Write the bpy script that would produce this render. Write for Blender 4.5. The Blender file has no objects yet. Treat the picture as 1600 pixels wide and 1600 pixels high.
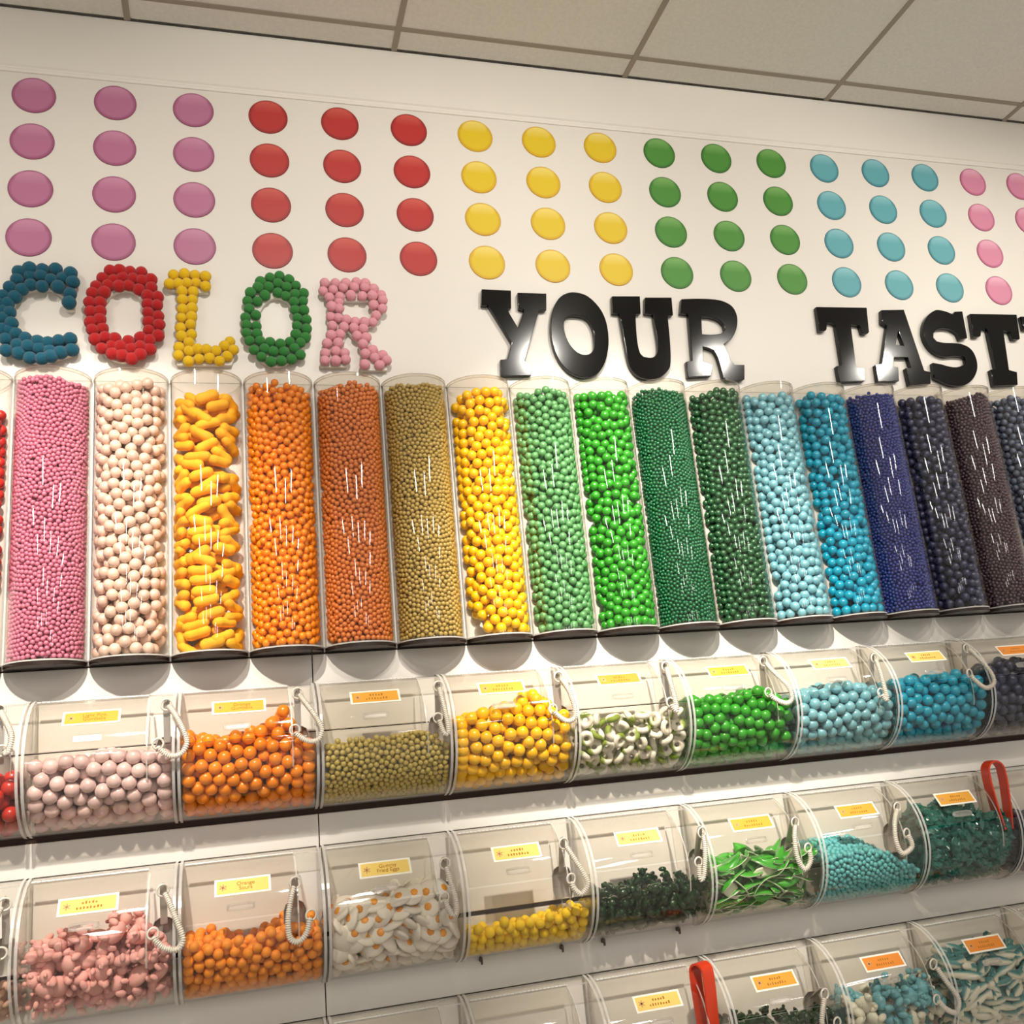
import bpy, bmesh, math, random
import numpy as np
from mathutils import Matrix, Vector

# ------------------------------------------------------------------ frame of reference
# wall units: 1 unit = spacing of the printed dots = 0.1646 m; x to the right, y into the wall, z up
U = 0.1646
Z0 = 1.60 + 9.051 * U            # world height of wall-unit z = 0 (top row of dots)
def W(x, y, z): return (x * U, y * U, Z0 + z * U)
rng = np.random.default_rng(7)
random.seed(7)
scene = bpy.context.scene
col = scene.collection

# ------------------------------------------------------------------ camera
CAM = np.array([2.4004, -12.0063, -9.051])
YAW, PITCH, ROLL, FPX = 0.2926, 0.2519, -0.0951, 1504.87
cy_, sy_, cp_, sp_, cr_, sr_ = math.cos(YAW), math.sin(YAW), math.cos(PITCH), math.sin(PITCH), math.cos(ROLL), math.sin(ROLL)
FW = np.array([sy_ * cp_, cy_ * cp_, sp_])
_rt = np.array([cy_, -sy_, 0.0]); _up = np.cross(_rt, FW)
RT = cr_ * _rt + sr_ * _up
UP = -sr_ * _rt + cr_ * _up
cam_data = bpy.data.cameras.new('camera')
cam_data.sensor_width = 36.0
cam_data.lens = FPX * 36.0 / 1600.0
cam_data.clip_start = 0.05
cam = bpy.data.objects.new('camera', cam_data)
col.objects.link(cam)
M = Matrix(((RT[0], UP[0], -FW[0], 0), (RT[1], UP[1], -FW[1], 0), (RT[2], UP[2], -FW[2], 0), (0, 0, 0, 1)))
M.translation = Vector(W(*CAM))
cam.matrix_world = M
scene.camera = cam

# ------------------------------------------------------------------ world, lamps, exposure
world = bpy.data.worlds.new('shop_interior')
scene.world = world
world.use_nodes = True
bg = world.node_tree.nodes['Background']
bg.inputs[0].default_value = (1.0, 0.985, 0.96, 1)
bg.inputs[1].default_value = 0.34
scene.view_settings.view_transform = 'Standard'
scene.view_settings.look = 'None'
scene.view_settings.exposure = 0.0
scene.view_settings.gamma = 1.0
scene.view_settings.use_curve_mapping = False
scene.cycles.transparent_max_bounces = 28
scene.cycles.max_bounces = 5
scene.cycles.diffuse_bounces = 3
scene.cycles.glossy_bounces = 2
scene.cycles.use_adaptive_sampling = True
scene.cycles.adaptive_threshold = 0.08
scene.cycles.adaptive_min_samples = 16
scene.cycles.caustics_reflective = False
scene.cycles.caustics_refractive = False

def spot(x, y, power, target, size, radius=0.045, colr=(1.0, 0.94, 0.85), blend=0.6):
    l = bpy.data.lights.new('ceiling_spot', 'SPOT')
    l.energy = power; l.color = colr; l.shadow_soft_size = radius
    l.spot_size = math.radians(size); l.spot_blend = blend
    o = bpy.data.objects.new('ceiling_spot', l)
    o.location = (x, y, 3.26)
    d = Vector(target) - Vector(o.location)
    o.rotation_euler = d.to_track_quat('-Z', 'Y').to_euler()
    col.objects.link(o)
# the track of spots that washes the candy wall: some aimed high, some at the upper bins
TRACK = [(-0.85, -0.75, 2.62, 76, 42), (0.00, 0.08, 1.85, 36, 330), (0.60, 0.66, 2.45, 76, 58), (0.88, 1.30, 1.85, 36, 450), (1.67, 1.65, 2.62, 78, 50), (2.50, 2.35, 2.35, 70, 40), (3.35, 3.0, 2.35, 70, 60)]
for lx, tx, tz, size, power in TRACK:
    spot(lx, -1.67, power, (tx, 0, tz), size, radius=0.035, blend=0.9)
# the shop's own ceiling light fittings: short strips in rows going back into the room
_r = random.Random(3)
for j, y in enumerate((-3.4, -4.6, -6.1, -8.2, -11.0)):
    for i in range(5):
        l = bpy.data.lights.new('ceiling_strip_light', 'AREA'); l.shape = 'RECTANGLE'; l.size = 0.16; l.size_y = 0.5 + 0.1 * j
        l.energy = 7.2; l.color = (1.0, 0.975, 0.94)
        o = bpy.data.objects.new('ceiling_strip_light', l)
        o.location = (-2.4 + i * 1.7 + _r.uniform(-0.45, 0.45), y + _r.uniform(-0.4, 0.4), 3.27)
        col.objects.link(o)

# ------------------------------------------------------------------ helpers: materials
def lin(c):
    return tuple(((v / 255.0) / 12.92 if v / 255.0 <= 0.04045 else ((v / 255.0 + 0.055) / 1.055) ** 2.4) for v in c)
def new_mat(name):
    m = bpy.data.materials.new(name); m.use_nodes = True
    nt = m.node_tree
    return m, nt, nt.nodes['Principled BSDF']
def noise(nt, scale, detail=3.0, coord='Object'):
    tc = nt.nodes.new('ShaderNodeTexCoord'); n = nt.nodes.new('ShaderNodeTexNoise')
    n.inputs['Scale'].default_value = scale; n.inputs['Detail'].default_value = detail
    nt.links.new(tc.outputs[coord], n.inputs['Vector'])
    return n
def bump(nt, src, strength, dist=0.002):
    b = nt.nodes.new('ShaderNodeBump'); b.inputs['Strength'].default_value = strength; b.inputs['Distance'].default_value = dist
    nt.links.new(src, b.inputs['Height']); return b
def vary(nt, rgb, src, amount):
    """colour multiplied by 1-amount .. 1+amount, driven by src"""
    mr = nt.nodes.new('ShaderNodeMapRange'); mr.inputs['To Min'].default_value = 1 - amount; mr.inputs['To Max'].default_value = 1 + amount
    nt.links.new(src, mr.inputs['Value'])
    mx = nt.nodes.new('ShaderNodeMix'); mx.data_type = 'RGBA'; mx.blend_type = 'MULTIPLY'; mx.inputs['Factor'].default_value = 1
    mx.inputs['A'].default_value = (*rgb, 1)
    nt.links.new(mr.outputs['Result'], mx.inputs['B'])
    return mx.outputs['Result']
def plain(name, rgb, rough=0.5, spec=0.5, metal=0.0, coat=0.0, nscale=None, namt=0.06, bscale=None, bstr=0.2, bdist=0.002):
    m, nt, b = new_mat(name)
    c = lin(rgb)
    b.inputs['Base Color'].default_value = (*c, 1)
    b.inputs['Roughness'].default_value = rough; b.inputs['Specular IOR Level'].default_value = spec
    b.inputs['Metallic'].default_value = metal; b.inputs['Coat Weight'].default_value = coat
    if nscale:
        n = noise(nt, nscale); nt.links.new(vary(nt, c, n.outputs['Fac'], namt), b.inputs['Base Color'])
    if bscale:
        n = noise(nt, bscale, 4); nt.links.new(bump(nt, n.outputs['Fac'], bstr, bdist).outputs['Normal'], b.inputs['Normal'])
    return m
def candy_mat(name, rgb, rough=0.3, coat=0.25, var=0.10, pearl=False, sss=0.0):
    m, nt, b = new_mat(name)
    c = lin(rgb)
    oi = nt.nodes.new('ShaderNodeObjectInfo')
    nt.links.new(vary(nt, c, oi.outputs['Random'], var), b.inputs['Base Color'])
    b.inputs['Roughness'].default_value = rough; b.inputs['Coat Weight'].default_value = coat; b.inputs['Coat Roughness'].default_value = 0.12
    if pearl:
        b.inputs['Sheen Weight'].default_value = 0.35; b.inputs['Sheen Roughness'].default_value = 0.4
        b.inputs['Specular IOR Level'].default_value = 0.8
    if sss:
        b.inputs['Subsurface Weight'].default_value = sss; b.inputs['Subsurface Radius'].default_value = (0.006, 0.004, 0.003); b.inputs['Subsurface Scale'].default_value = 0.6
    n = noise(nt, 260, 2)
    nt.links.new(bump(nt, n.outputs['Fac'], 0.06, 0.001).outputs['Normal'], b.inputs['Normal'])
    return m
def two_tone(name, rgb_a, rgb_b, axis, rough=0.4, mid=0.5, sharp=0.06, coord='Generated', coat=0.1):
    """a candy moulded in two colours along one of its own axes"""
    m, nt, b = new_mat(name)
    tc = nt.nodes.new('ShaderNodeTexCoord'); sx = nt.nodes.new('ShaderNodeSeparateXYZ'); cr = nt.nodes.new('ShaderNodeValToRGB')
    nt.links.new(tc.outputs[coord], sx.inputs[0]); nt.links.new(sx.outputs[axis], cr.inputs[0])
    cr.color_ramp.elements[0].position = mid - sharp; cr.color_ramp.elements[0].color = (*lin(rgb_a), 1)
    cr.color_ramp.elements[1].position = mid + sharp; cr.color_ramp.elements[1].color = (*lin(rgb_b), 1)
    nt.links.new(cr.outputs[0], b.inputs['Base Color'])
    b.inputs['Roughness'].default_value = rough; b.inputs['Coat Weight'].default_value = coat
    return m
def acrylic(name, tint=(0.985, 0.975, 0.96), rough=0.03, f0=0.032, haze=0.0):
    m = bpy.data.materials.new(name); m.use_nodes = True; nt = m.node_tree; nt.nodes.clear()
    out = nt.nodes.new('ShaderNodeOutputMaterial'); mix = nt.nodes.new('ShaderNodeMixShader')
    tr = nt.nodes.new('ShaderNodeBsdfTransparent'); tr.inputs[0].default_value = (*tint, 1)
    gl = nt.nodes.new('ShaderNodeBsdfGlossy'); gl.inputs['Roughness'].default_value = rough; gl.inputs['Color'].default_value = (1, 1, 1, 1)
    lw = nt.nodes.new('ShaderNodeLayerWeight'); lw.inputs['Blend'].default_value = 0.5
    pw = nt.nodes.new('ShaderNodeMath'); pw.operation = 'POWER'; pw.inputs[1].default_value = 4.5
    ma = nt.nodes.new('ShaderNodeMath'); ma.operation = 'MULTIPLY_ADD'; ma.inputs[1].default_value = 0.75; ma.inputs[2].default_value = f0
    nt.links.new(lw.outputs['Facing'], pw.inputs[0]); nt.links.new(pw.outputs[0], ma.inputs[0]); nt.links.new(ma.outputs[0], mix.inputs[0])
    nt.links.new(tr.outputs[0], mix.inputs[1]); nt.links.new(gl.outputs[0], mix.inputs[2])
    last = mix
    if haze:
        df = nt.nodes.new('ShaderNodeBsdfDiffuse'); df.inputs[0].default_value = (0.9, 0.87, 0.82, 1)
        mx2 = nt.nodes.new('ShaderNodeMixShader'); mx2.inputs[0].default_value = haze
        nt.links.new(mix.outputs[0], mx2.inputs[1]); nt.links.new(df.outputs[0], mx2.inputs[2]); last = mx2
    nt.links.new(last.outputs[0], out.inputs[0])
    return m

# ------------------------------------------------------------------ helpers: objects
def tag(o, label=None, cat=None, group=None, kind=None):
    if label: o['label'] = label
    if cat: o['category'] = cat
    if group: o['group'] = group
    if kind: o['kind'] = kind
    return o
def empty(name, loc):
    o = bpy.data.objects.new(name, None); o.location = loc; o.empty_display_size = 0.02
    col.objects.link(o); return o
def link(name, me, parent=None, loc=None):
    o = bpy.data.objects.new(name, me); col.objects.link(o)
    if parent is not None: o.parent = parent
    if loc is not None: o.location = loc
    return o
class MB:
    """collects vertices (wall units) and faces with material slots; build() makes one mesh"""
    def __init__(s): s.v = []; s.f = []; s.m = []
    def add(s, vs, fs, mi=0):
        k = len(s.v); s.v += [tuple(p) for p in vs]
        for f in fs: s.f.append(tuple(i + k for i in f)); s.m.append(mi)
    def box(s, a, b, mi=0):
        x0, y0, z0 = a; x1, y1, z1 = b
        s.add([(x0, y0, z0), (x1, y0, z0), (x1, y1, z0), (x0, y1, z0), (x0, y0, z1), (x1, y0, z1), (x1, y1, z1), (x0, y1, z1)],
              [(0, 3, 2, 1), (4, 5, 6, 7), (0, 1, 5, 4), (1, 2, 6, 5), (2, 3, 7, 6), (3, 0, 4, 7)], mi)
    def loft(s, rings, mi=0, cap=True, closed=True):
        k = len(rings[0]); vs = [p for r in rings for p in r]; fs = []
        for i in range(len(rings) - 1):
            for j in range(k if closed else k - 1):
                a = i * k + j; b = i * k + (j + 1) % k
                fs.append((a, b, b + k, a + k))
        if cap:
            fs.append(tuple(range(k - 1, -1, -1))); n = (len(rings) - 1) * k; fs.append(tuple(range(n, n + k)))
        s.add(vs, fs, mi)
    def tube(s, path, rad, n=8, mi=0, cap=True):
        path = [Vector(p) for p in path]; rings = []
        prev = None
        for i, p in enumerate(path):
            t = (path[min(i + 1, len(path) - 1)] - path[max(i - 1, 0)]).normalized()
            ref = prev if prev is not None else (Vector((0, 0, 1)) if abs(t.z) < 0.9 else Vector((1, 0, 0)))
            a = (ref - t * ref.dot(t)).normalized(); b = t.cross(a); prev = a
            r = rad[i] if hasattr(rad, '__len__') else rad
            rings.append([tuple(p + (a * math.cos(q) + b * math.sin(q)) * r) for q in (2 * math.pi * j / n for j in range(n))])
        s.loft(rings, mi, cap)
    def torus(s, c, R, r, ax, n=20, k=8, mi=0):
        ax = Vector(ax).normalized(); a = ax.orthogonal().normalized(); b = ax.cross(a); c = Vector(c)
        vs = []; fs = []
        for i in range(n):
            q = 2 * math.pi * i / n; d = a * math.cos(q) + b * math.sin(q)
            for j in range(k):
                w = 2 * math.pi * j / k; vs.append(tuple(c + d * (R + r * math.cos(w)) + ax * r * math.sin(w)))
        for i in range(n):
            for j in range(k):
                fs.append((i * k + j, ((i + 1) % n) * k + j, ((i + 1) % n) * k + (j + 1) % k, i * k + (j + 1) % k))
        s.add(vs, fs, mi)
    def mesh(s, name, mats, smooth=False):
        me = bpy.data.meshes.new(name)
        me.from_pydata([(x * U, y * U, z * U) for x, y, z in s.v], [], s.f)
        for m in (mats if isinstance(mats, (list, tuple)) else [mats]): me.materials.append(m)
        me.polygons.foreach_set('material_index', s.m)
        bm = bmesh.new(); bm.from_mesh(me); bmesh.ops.recalc_face_normals(bm, faces=bm.faces); bm.to_mesh(me); bm.free()
        if smooth:
            me.polygons.foreach_set('use_smooth', [True] * len(me.polygons))
            if smooth is not True: me.set_sharp_from_angle(angle=math.radians(smooth))
        me.update()
        return me
    def build(s, name, mats, parent=None, loc=None, smooth=False):
        return link(name, s.mesh(name, mats, smooth), parent, loc)
def spheres_mesh(name, pts, r, mat, sub=2):
    """many small balls joined into one mesh"""
    bm = bmesh.new(); bmesh.ops.create_icosphere(bm, subdivisions=sub, radius=r * U); bm.verts.ensure_lookup_table()
    bv = np.array([v.co[:] for v in bm.verts]); bf = np.array([[v.index for v in f.verts] for f in bm.faces]); bm.free()
    n = len(pts); k = len(bv)
    P = np.array([W(*p) for p in pts])
    V = (P[:, None, :] + bv[None]).reshape(-1, 3); F = (bf[None] + (np.arange(n) * k)[:, None, None]).reshape(-1, 3)
    me = bpy.data.meshes.new(name)
    me.vertices.add(len(V)); me.vertices.foreach_set('co', V.ravel())
    me.loops.add(F.size); me.loops.foreach_set('vertex_index', F.ravel())
    me.polygons.add(len(F)); me.polygons.foreach_set('loop_start', np.arange(len(F)) * 3)
    me.polygons.foreach_set('use_smooth', np.ones(len(F), bool))
    me.update(calc_edges=True); me.materials.append(mat)
    return me
def ball_mesh(name, r, mat, sub=3, lump=0.0):
    bm = bmesh.new(); bmesh.ops.create_icosphere(bm, subdivisions=sub, radius=r * U)
    if lump:
        for v in bm.verts: v.co *= 1 + random.uniform(-lump, lump)
    for f in bm.faces: f.smooth = True
    me = bpy.data.meshes.new(name); bm.to_mesh(me); bm.free(); me.materials.append(mat); return me

# ------------------------------------------------------------------ helpers: packing
def relax(P, r, clamp, axis, iters=60, pull=None):
    """push overlapping balls of radius r apart inside the container given by clamp()"""
    D = 2 * r
    for it in range(iters):
        if it % 6 == 0:
            o = np.argsort(P[:, axis], kind='stable'); P = P[o]; I = []; J = []
            n = len(P); idx = np.arange(n); k = 1; lim = D * 1.35
            while k < n:
                near = (P[k:, axis] - P[:-k, axis]) < lim
                if not near.any(): break
                a = idx[:-k][near]; b = a + k
                d = P[b] - P[a]; ok = (d * d).sum(1) < lim * lim
                I.append(a[ok]); J.append(b[ok]); k += 1
            I = np.concatenate(I) if I else np.zeros(0, int); J = np.concatenate(J) if J else np.zeros(0, int)
        d = P[J] - P[I]; L = np.sqrt((d * d).sum(1)) + 1e-9
        ov = np.clip(D - L, 0, None) * 0.42
        s = d / L[:, None] * ov[:, None]
        for c in range(3):
            P[:, c] += np.bincount(J, s[:, c], n) - np.bincount(I, s[:, c], n)
        if pull is not None and it < iters * 0.7: P[:, 2] -= pull
        P = clamp(P)
    return P
def project(P):
    V = np.asarray(P) - CAM; d = V @ FW
    return 800 + FPX * (V @ RT) / d, 800 - FPX * (V @ UP) / d, d
def visible(P, r):
    """pixels (in an 800 px frame) each ball shows, hidden only by its own neighbours"""
    u, v, d = project(P); u = u / 2; v = v / 2; rr = r * FPX / d / 2
    buf = np.full((800, 800), -1, np.int32)
    for i in np.argsort(-d):
        R = max(rr[i], 0.7); x0 = int(max(0, u[i] - R)); x1 = int(min(799, u[i] + R)) + 1; y0 = int(max(0, v[i] - R)); y1 = int(min(799, v[i] + R)) + 1
        if x1 <= x0 or y1 <= y0 or u[i] + R < 0 or v[i] + R < 0 or u[i] - R > 799 or v[i] - R > 799: continue
        yy, xx = np.mgrid[y0:y1, x0:x1]
        m = (xx + 0.5 - u[i]) ** 2 + (yy + 0.5 - v[i]) ** 2 <= R * R
        buf[y0:y1, x0:x1][m] = i
    return np.bincount(buf[buf >= 0], minlength=len(P))
def rand_rot():
    q = rng.normal(size=4); q /= np.linalg.norm(q)
    from mathutils import Quaternion
    return Quaternion(q).to_euler()
def scatter(name, protos, P, label, group, eulers=None, cat='candy', scales=None):
    """one top-level object for each piece; alike pieces share mesh data. protos: list of (mesh, [(child name, mesh)])"""
    for i, p in enumerate(P):
        me, kids = protos[i % len(protos)]
        o = link(name, me, None, W(*p))
        if eulers is not None: o.rotation_euler = eulers[i]
        if scales is not None: s = scales[i]; o.scale = (s, s, s)
        tag(o, label if isinstance(label, str) else label[i], cat, group)
        for kn, km in kids: link(kn, km, o)

def smooth_poly(pts, n=4, lim=38):
    """rounds the runs of gentle corners of a traced outline and keeps its sharp corners"""
    k = len(pts); P = [Vector((*p, 0)) for p in pts]
    soft = []
    for i in range(k):
        a = (P[i] - P[i - 1]); b = (P[(i + 1) % k] - P[i])
        soft.append(a.length > 1e-6 and b.length > 1e-6 and math.degrees(a.angle(b)) < lim)
    out = []
    for i in range(k):
        p1, p2 = P[i], P[(i + 1) % k]; out.append((p1.x, p1.y))
        if soft[i] or soft[(i + 1) % k]:
            p0 = P[i - 1] if soft[i] else p1 - (p2 - p1); p3 = P[(i + 2) % k] if soft[(i + 1) % k] else p2 + (p2 - p1)
            if not soft[i]: p0 = p1 * 2 - p2
            if not soft[(i + 1) % k]: p3 = p2 * 2 - p1
            for j in range(1, n):
                t = j / n
                q = 0.5 * ((2 * p1) + (p2 - p0) * t + (2 * p0 - 5 * p1 + 4 * p2 - p3) * t * t + (3 * p1 - p0 - 3 * p2 + p3) * t ** 3)
                out.append((q.x, q.y))
    return out
def slab(name, loops, depth, bev, mat, origin, sm=True, parent=None, inset=0.0):
    """outline (wall units x,z; further loops are holes) cut from a board of the given depth standing on the wall"""
    cu = bpy.data.curves.new(name, 'CURVE'); cu.dimensions = '2D'; cu.fill_mode = 'BOTH'
    cu.extrude = (depth / 2 - bev) * U; cu.bevel_depth = bev * U; cu.bevel_resolution = 2; cu.offset = -(bev + inset) * U
    for lp in loops:
        pts = smooth_poly(lp) if sm else lp
        sp = cu.splines.new('POLY'); sp.points.add(len(pts) - 1); sp.use_cyclic_u = True
        for q, p in zip(sp.points, pts): q.co = ((p[0] - origin[0]) * U, (p[1] - origin[1]) * U, 0, 1)
    t = bpy.data.objects.new('tmp', cu); col.objects.link(t)
    dg = bpy.context.evaluated_depsgraph_get(); me = bpy.data.meshes.new_from_object(t.evaluated_get(dg))
    bpy.data.objects.remove(t); bpy.data.curves.remove(cu)
    for v in me.vertices: x, y, z = v.co; v.co = (x, -z - depth / 2 * U, y)
    me.materials.clear(); me.materials.append(mat); me.name = name
    me.polygons.foreach_set('use_smooth', [True] * len(me.polygons)); me.set_sharp_from_angle(angle=math.radians(35))
    return link(name, me, parent, W(origin[0], 0, origin[1]) if parent is None else None)
def text_mesh(name, txt, size, mat, lines_gap=1.0):
    cu = bpy.data.curves.new(name, 'FONT'); cu.body = txt; cu.size = size * U; cu.align_x = 'CENTER'; cu.align_y = 'CENTER'; cu.extrude = 0.0002; cu.space_line = 0.85
    t = bpy.data.objects.new('tmp', cu); col.objects.link(t)
    dg = bpy.context.evaluated_depsgraph_get(); me = bpy.data.meshes.new_from_object(t.evaluated_get(dg))
    bpy.data.objects.remove(t); bpy.data.curves.remove(cu); me.materials.clear(); me.materials.append(mat); return me

# ------------------------------------------------------------------ traced outlines, wall units
BLACK = {'Y':[[(5.862,-2.57),(6.291,-2.569),(6.268,-2.846),(6.204,-2.863),(6.339,-3.151),(6.458,-2.866),(6.382,-2.841),(6.39,-2.599),(6.821,-2.592),(6.794,-2.851),(6.682,-2.87),(6.386,-3.654),(6.461,-3.685),(6.461,-3.872),(6.019,-3.888),(6.039,-3.643),(6.138,-3.634),(6.226,-3.384),(5.953,-2.853),(5.911,-2.828),(5.835,-2.818)]],'O':[[(7.261,-2.55),(7.446,-2.597),(7.605,-2.76),(7.69,-2.967),(7.704,-3.232),(7.659,-3.483),(7.572,-3.691),(7.432,-3.844),(7.266,-3.888),(7.111,-3.851),(6.966,-3.733),(6.867,-3.547),(6.826,-3.317),(6.837,-3.07),(6.899,-2.833),(7.004,-2.66),(7.122,-2.578)],[(7.231,-2.923),(7.364,-2.945),(7.437,-3.019),(7.476,-3.143),(7.475,-3.323),(7.446,-3.448),(7.377,-3.519),(7.281,-3.535),(7.179,-3.49),(7.097,-3.39),(7.046,-3.255),(7.031,-3.09),(7.062,-2.985),(7.135,-2.934)]],'U':[[(7.841,-2.586),(8.288,-2.565),(8.262,-2.847),(8.178,-2.866),(8.16,-3.06),(8.149,-3.306),(8.165,-3.473),(8.216,-3.54),(8.321,-3.552),(8.402,-3.52),(8.453,-3.434),(8.472,-3.296),(8.468,-3.049),(8.465,-2.855),(8.331,-2.84),(8.371,-2.581),(8.804,-2.561),(8.785,-2.849),(8.696,-2.868),(8.674,-3.289),(8.633,-3.628),(8.569,-3.751),(8.431,-3.859),(8.274,-3.893),(8.127,-3.866),(8.018,-3.779),(7.963,-3.63),(7.944,-3.313),(7.927,-2.861),(7.818,-2.858)]],'R':[[(8.967,-2.58),(9.233,-2.56),(9.524,-2.559),(9.697,-2.595),(9.814,-2.678),(9.859,-2.821),(9.839,-2.965),(9.774,-3.111),(9.674,-3.225),(9.557,-3.299),(9.597,-3.4),(9.628,-3.555),(9.687,-3.631),(9.849,-3.627),(9.809,-3.861),(9.725,-3.886),(9.515,-3.898),(9.453,-3.838),(9.441,-3.669),(9.418,-3.514),(9.372,-3.407),(9.282,-3.371),(9.198,-3.35),(9.164,-3.591),(9.315,-3.641),(9.259,-3.819),(8.878,-3.85),(8.893,-3.598),(8.99,-3.58),(9.012,-3.278),(9.042,-2.823),(8.908,-2.816)],[(9.252,-2.854),(9.396,-2.856),(9.534,-2.898),(9.61,-2.974),(9.614,-3.053),(9.547,-3.119),(9.381,-3.148),(9.219,-3.146)]],'T':[[(11.288,-2.606),(12.218,-2.579),(12.171,-3.007),(12.128,-3.036),(12.04,-3.032),(12.023,-2.901),(11.858,-2.88),(11.807,-3.612),(11.948,-3.635),(11.918,-3.845),(11.45,-3.878),(11.455,-3.607),(11.553,-3.584),(11.577,-2.898),(11.531,-2.872),(11.428,-2.869),(11.401,-2.979),(11.365,-3.015),(11.263,-3.023)]],'A':[[(12.489,-2.61),(12.92,-2.584),(13.063,-3.643),(13.179,-3.668),(13.131,-3.868),(12.724,-3.899),(12.723,-3.61),(12.823,-3.601),(12.802,-3.429),(12.547,-3.429),(12.489,-3.588),(12.583,-3.6),(12.546,-3.832),(12.149,-3.856),(12.167,-3.569),(12.29,-3.545),(12.534,-2.882),(12.447,-2.836)],[(12.728,-2.959),(12.777,-3.222),(12.627,-3.206)]],'S':[[(13.913,-2.577),(14.067,-2.564),(14.046,-3.045),(13.901,-3.082),(13.873,-2.967),(13.775,-2.906),(13.639,-2.886),(13.492,-2.91),(13.397,-2.984),(13.379,-3.061),(13.427,-3.123),(13.547,-3.144),(13.744,-3.144),(13.91,-3.158),(14.05,-3.224),(14.119,-3.343),(14.127,-3.508),(14.066,-3.662),(13.948,-3.79),(13.801,-3.874),(13.641,-3.896),(13.48,-3.874),(13.316,-3.809),(13.23,-3.767),(13.258,-3.505),(13.413,-3.526),(13.557,-3.56),(13.695,-3.57),(13.83,-3.535),(13.908,-3.476),(13.92,-3.4),(13.856,-3.376),(13.687,-3.374),(13.543,-3.391),(13.386,-3.351),(13.27,-3.254),(13.206,-3.117),(13.2,-2.965),(13.261,-2.798),(13.386,-2.651),(13.533,-2.568),(13.647,-2.563),(13.768,-2.59),(13.871,-2.631)]],'T2':[[(14.215,-2.604),(15.168,-2.577),(15.113,-3.021),(15.087,-3.035),(14.968,-3.039),(14.946,-2.903),(14.814,-2.875),(14.737,-3.595),(14.888,-3.63),(14.841,-3.854),(14.357,-3.882),(14.368,-3.598),(14.48,-3.582),(14.493,-2.874),(14.425,-2.856),(14.365,-2.865),(14.333,-2.977),(14.298,-3.01),(14.181,-3.021)]],'E0':[[(15.235,-2.608),(15.201,-2.946)]]}
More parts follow.
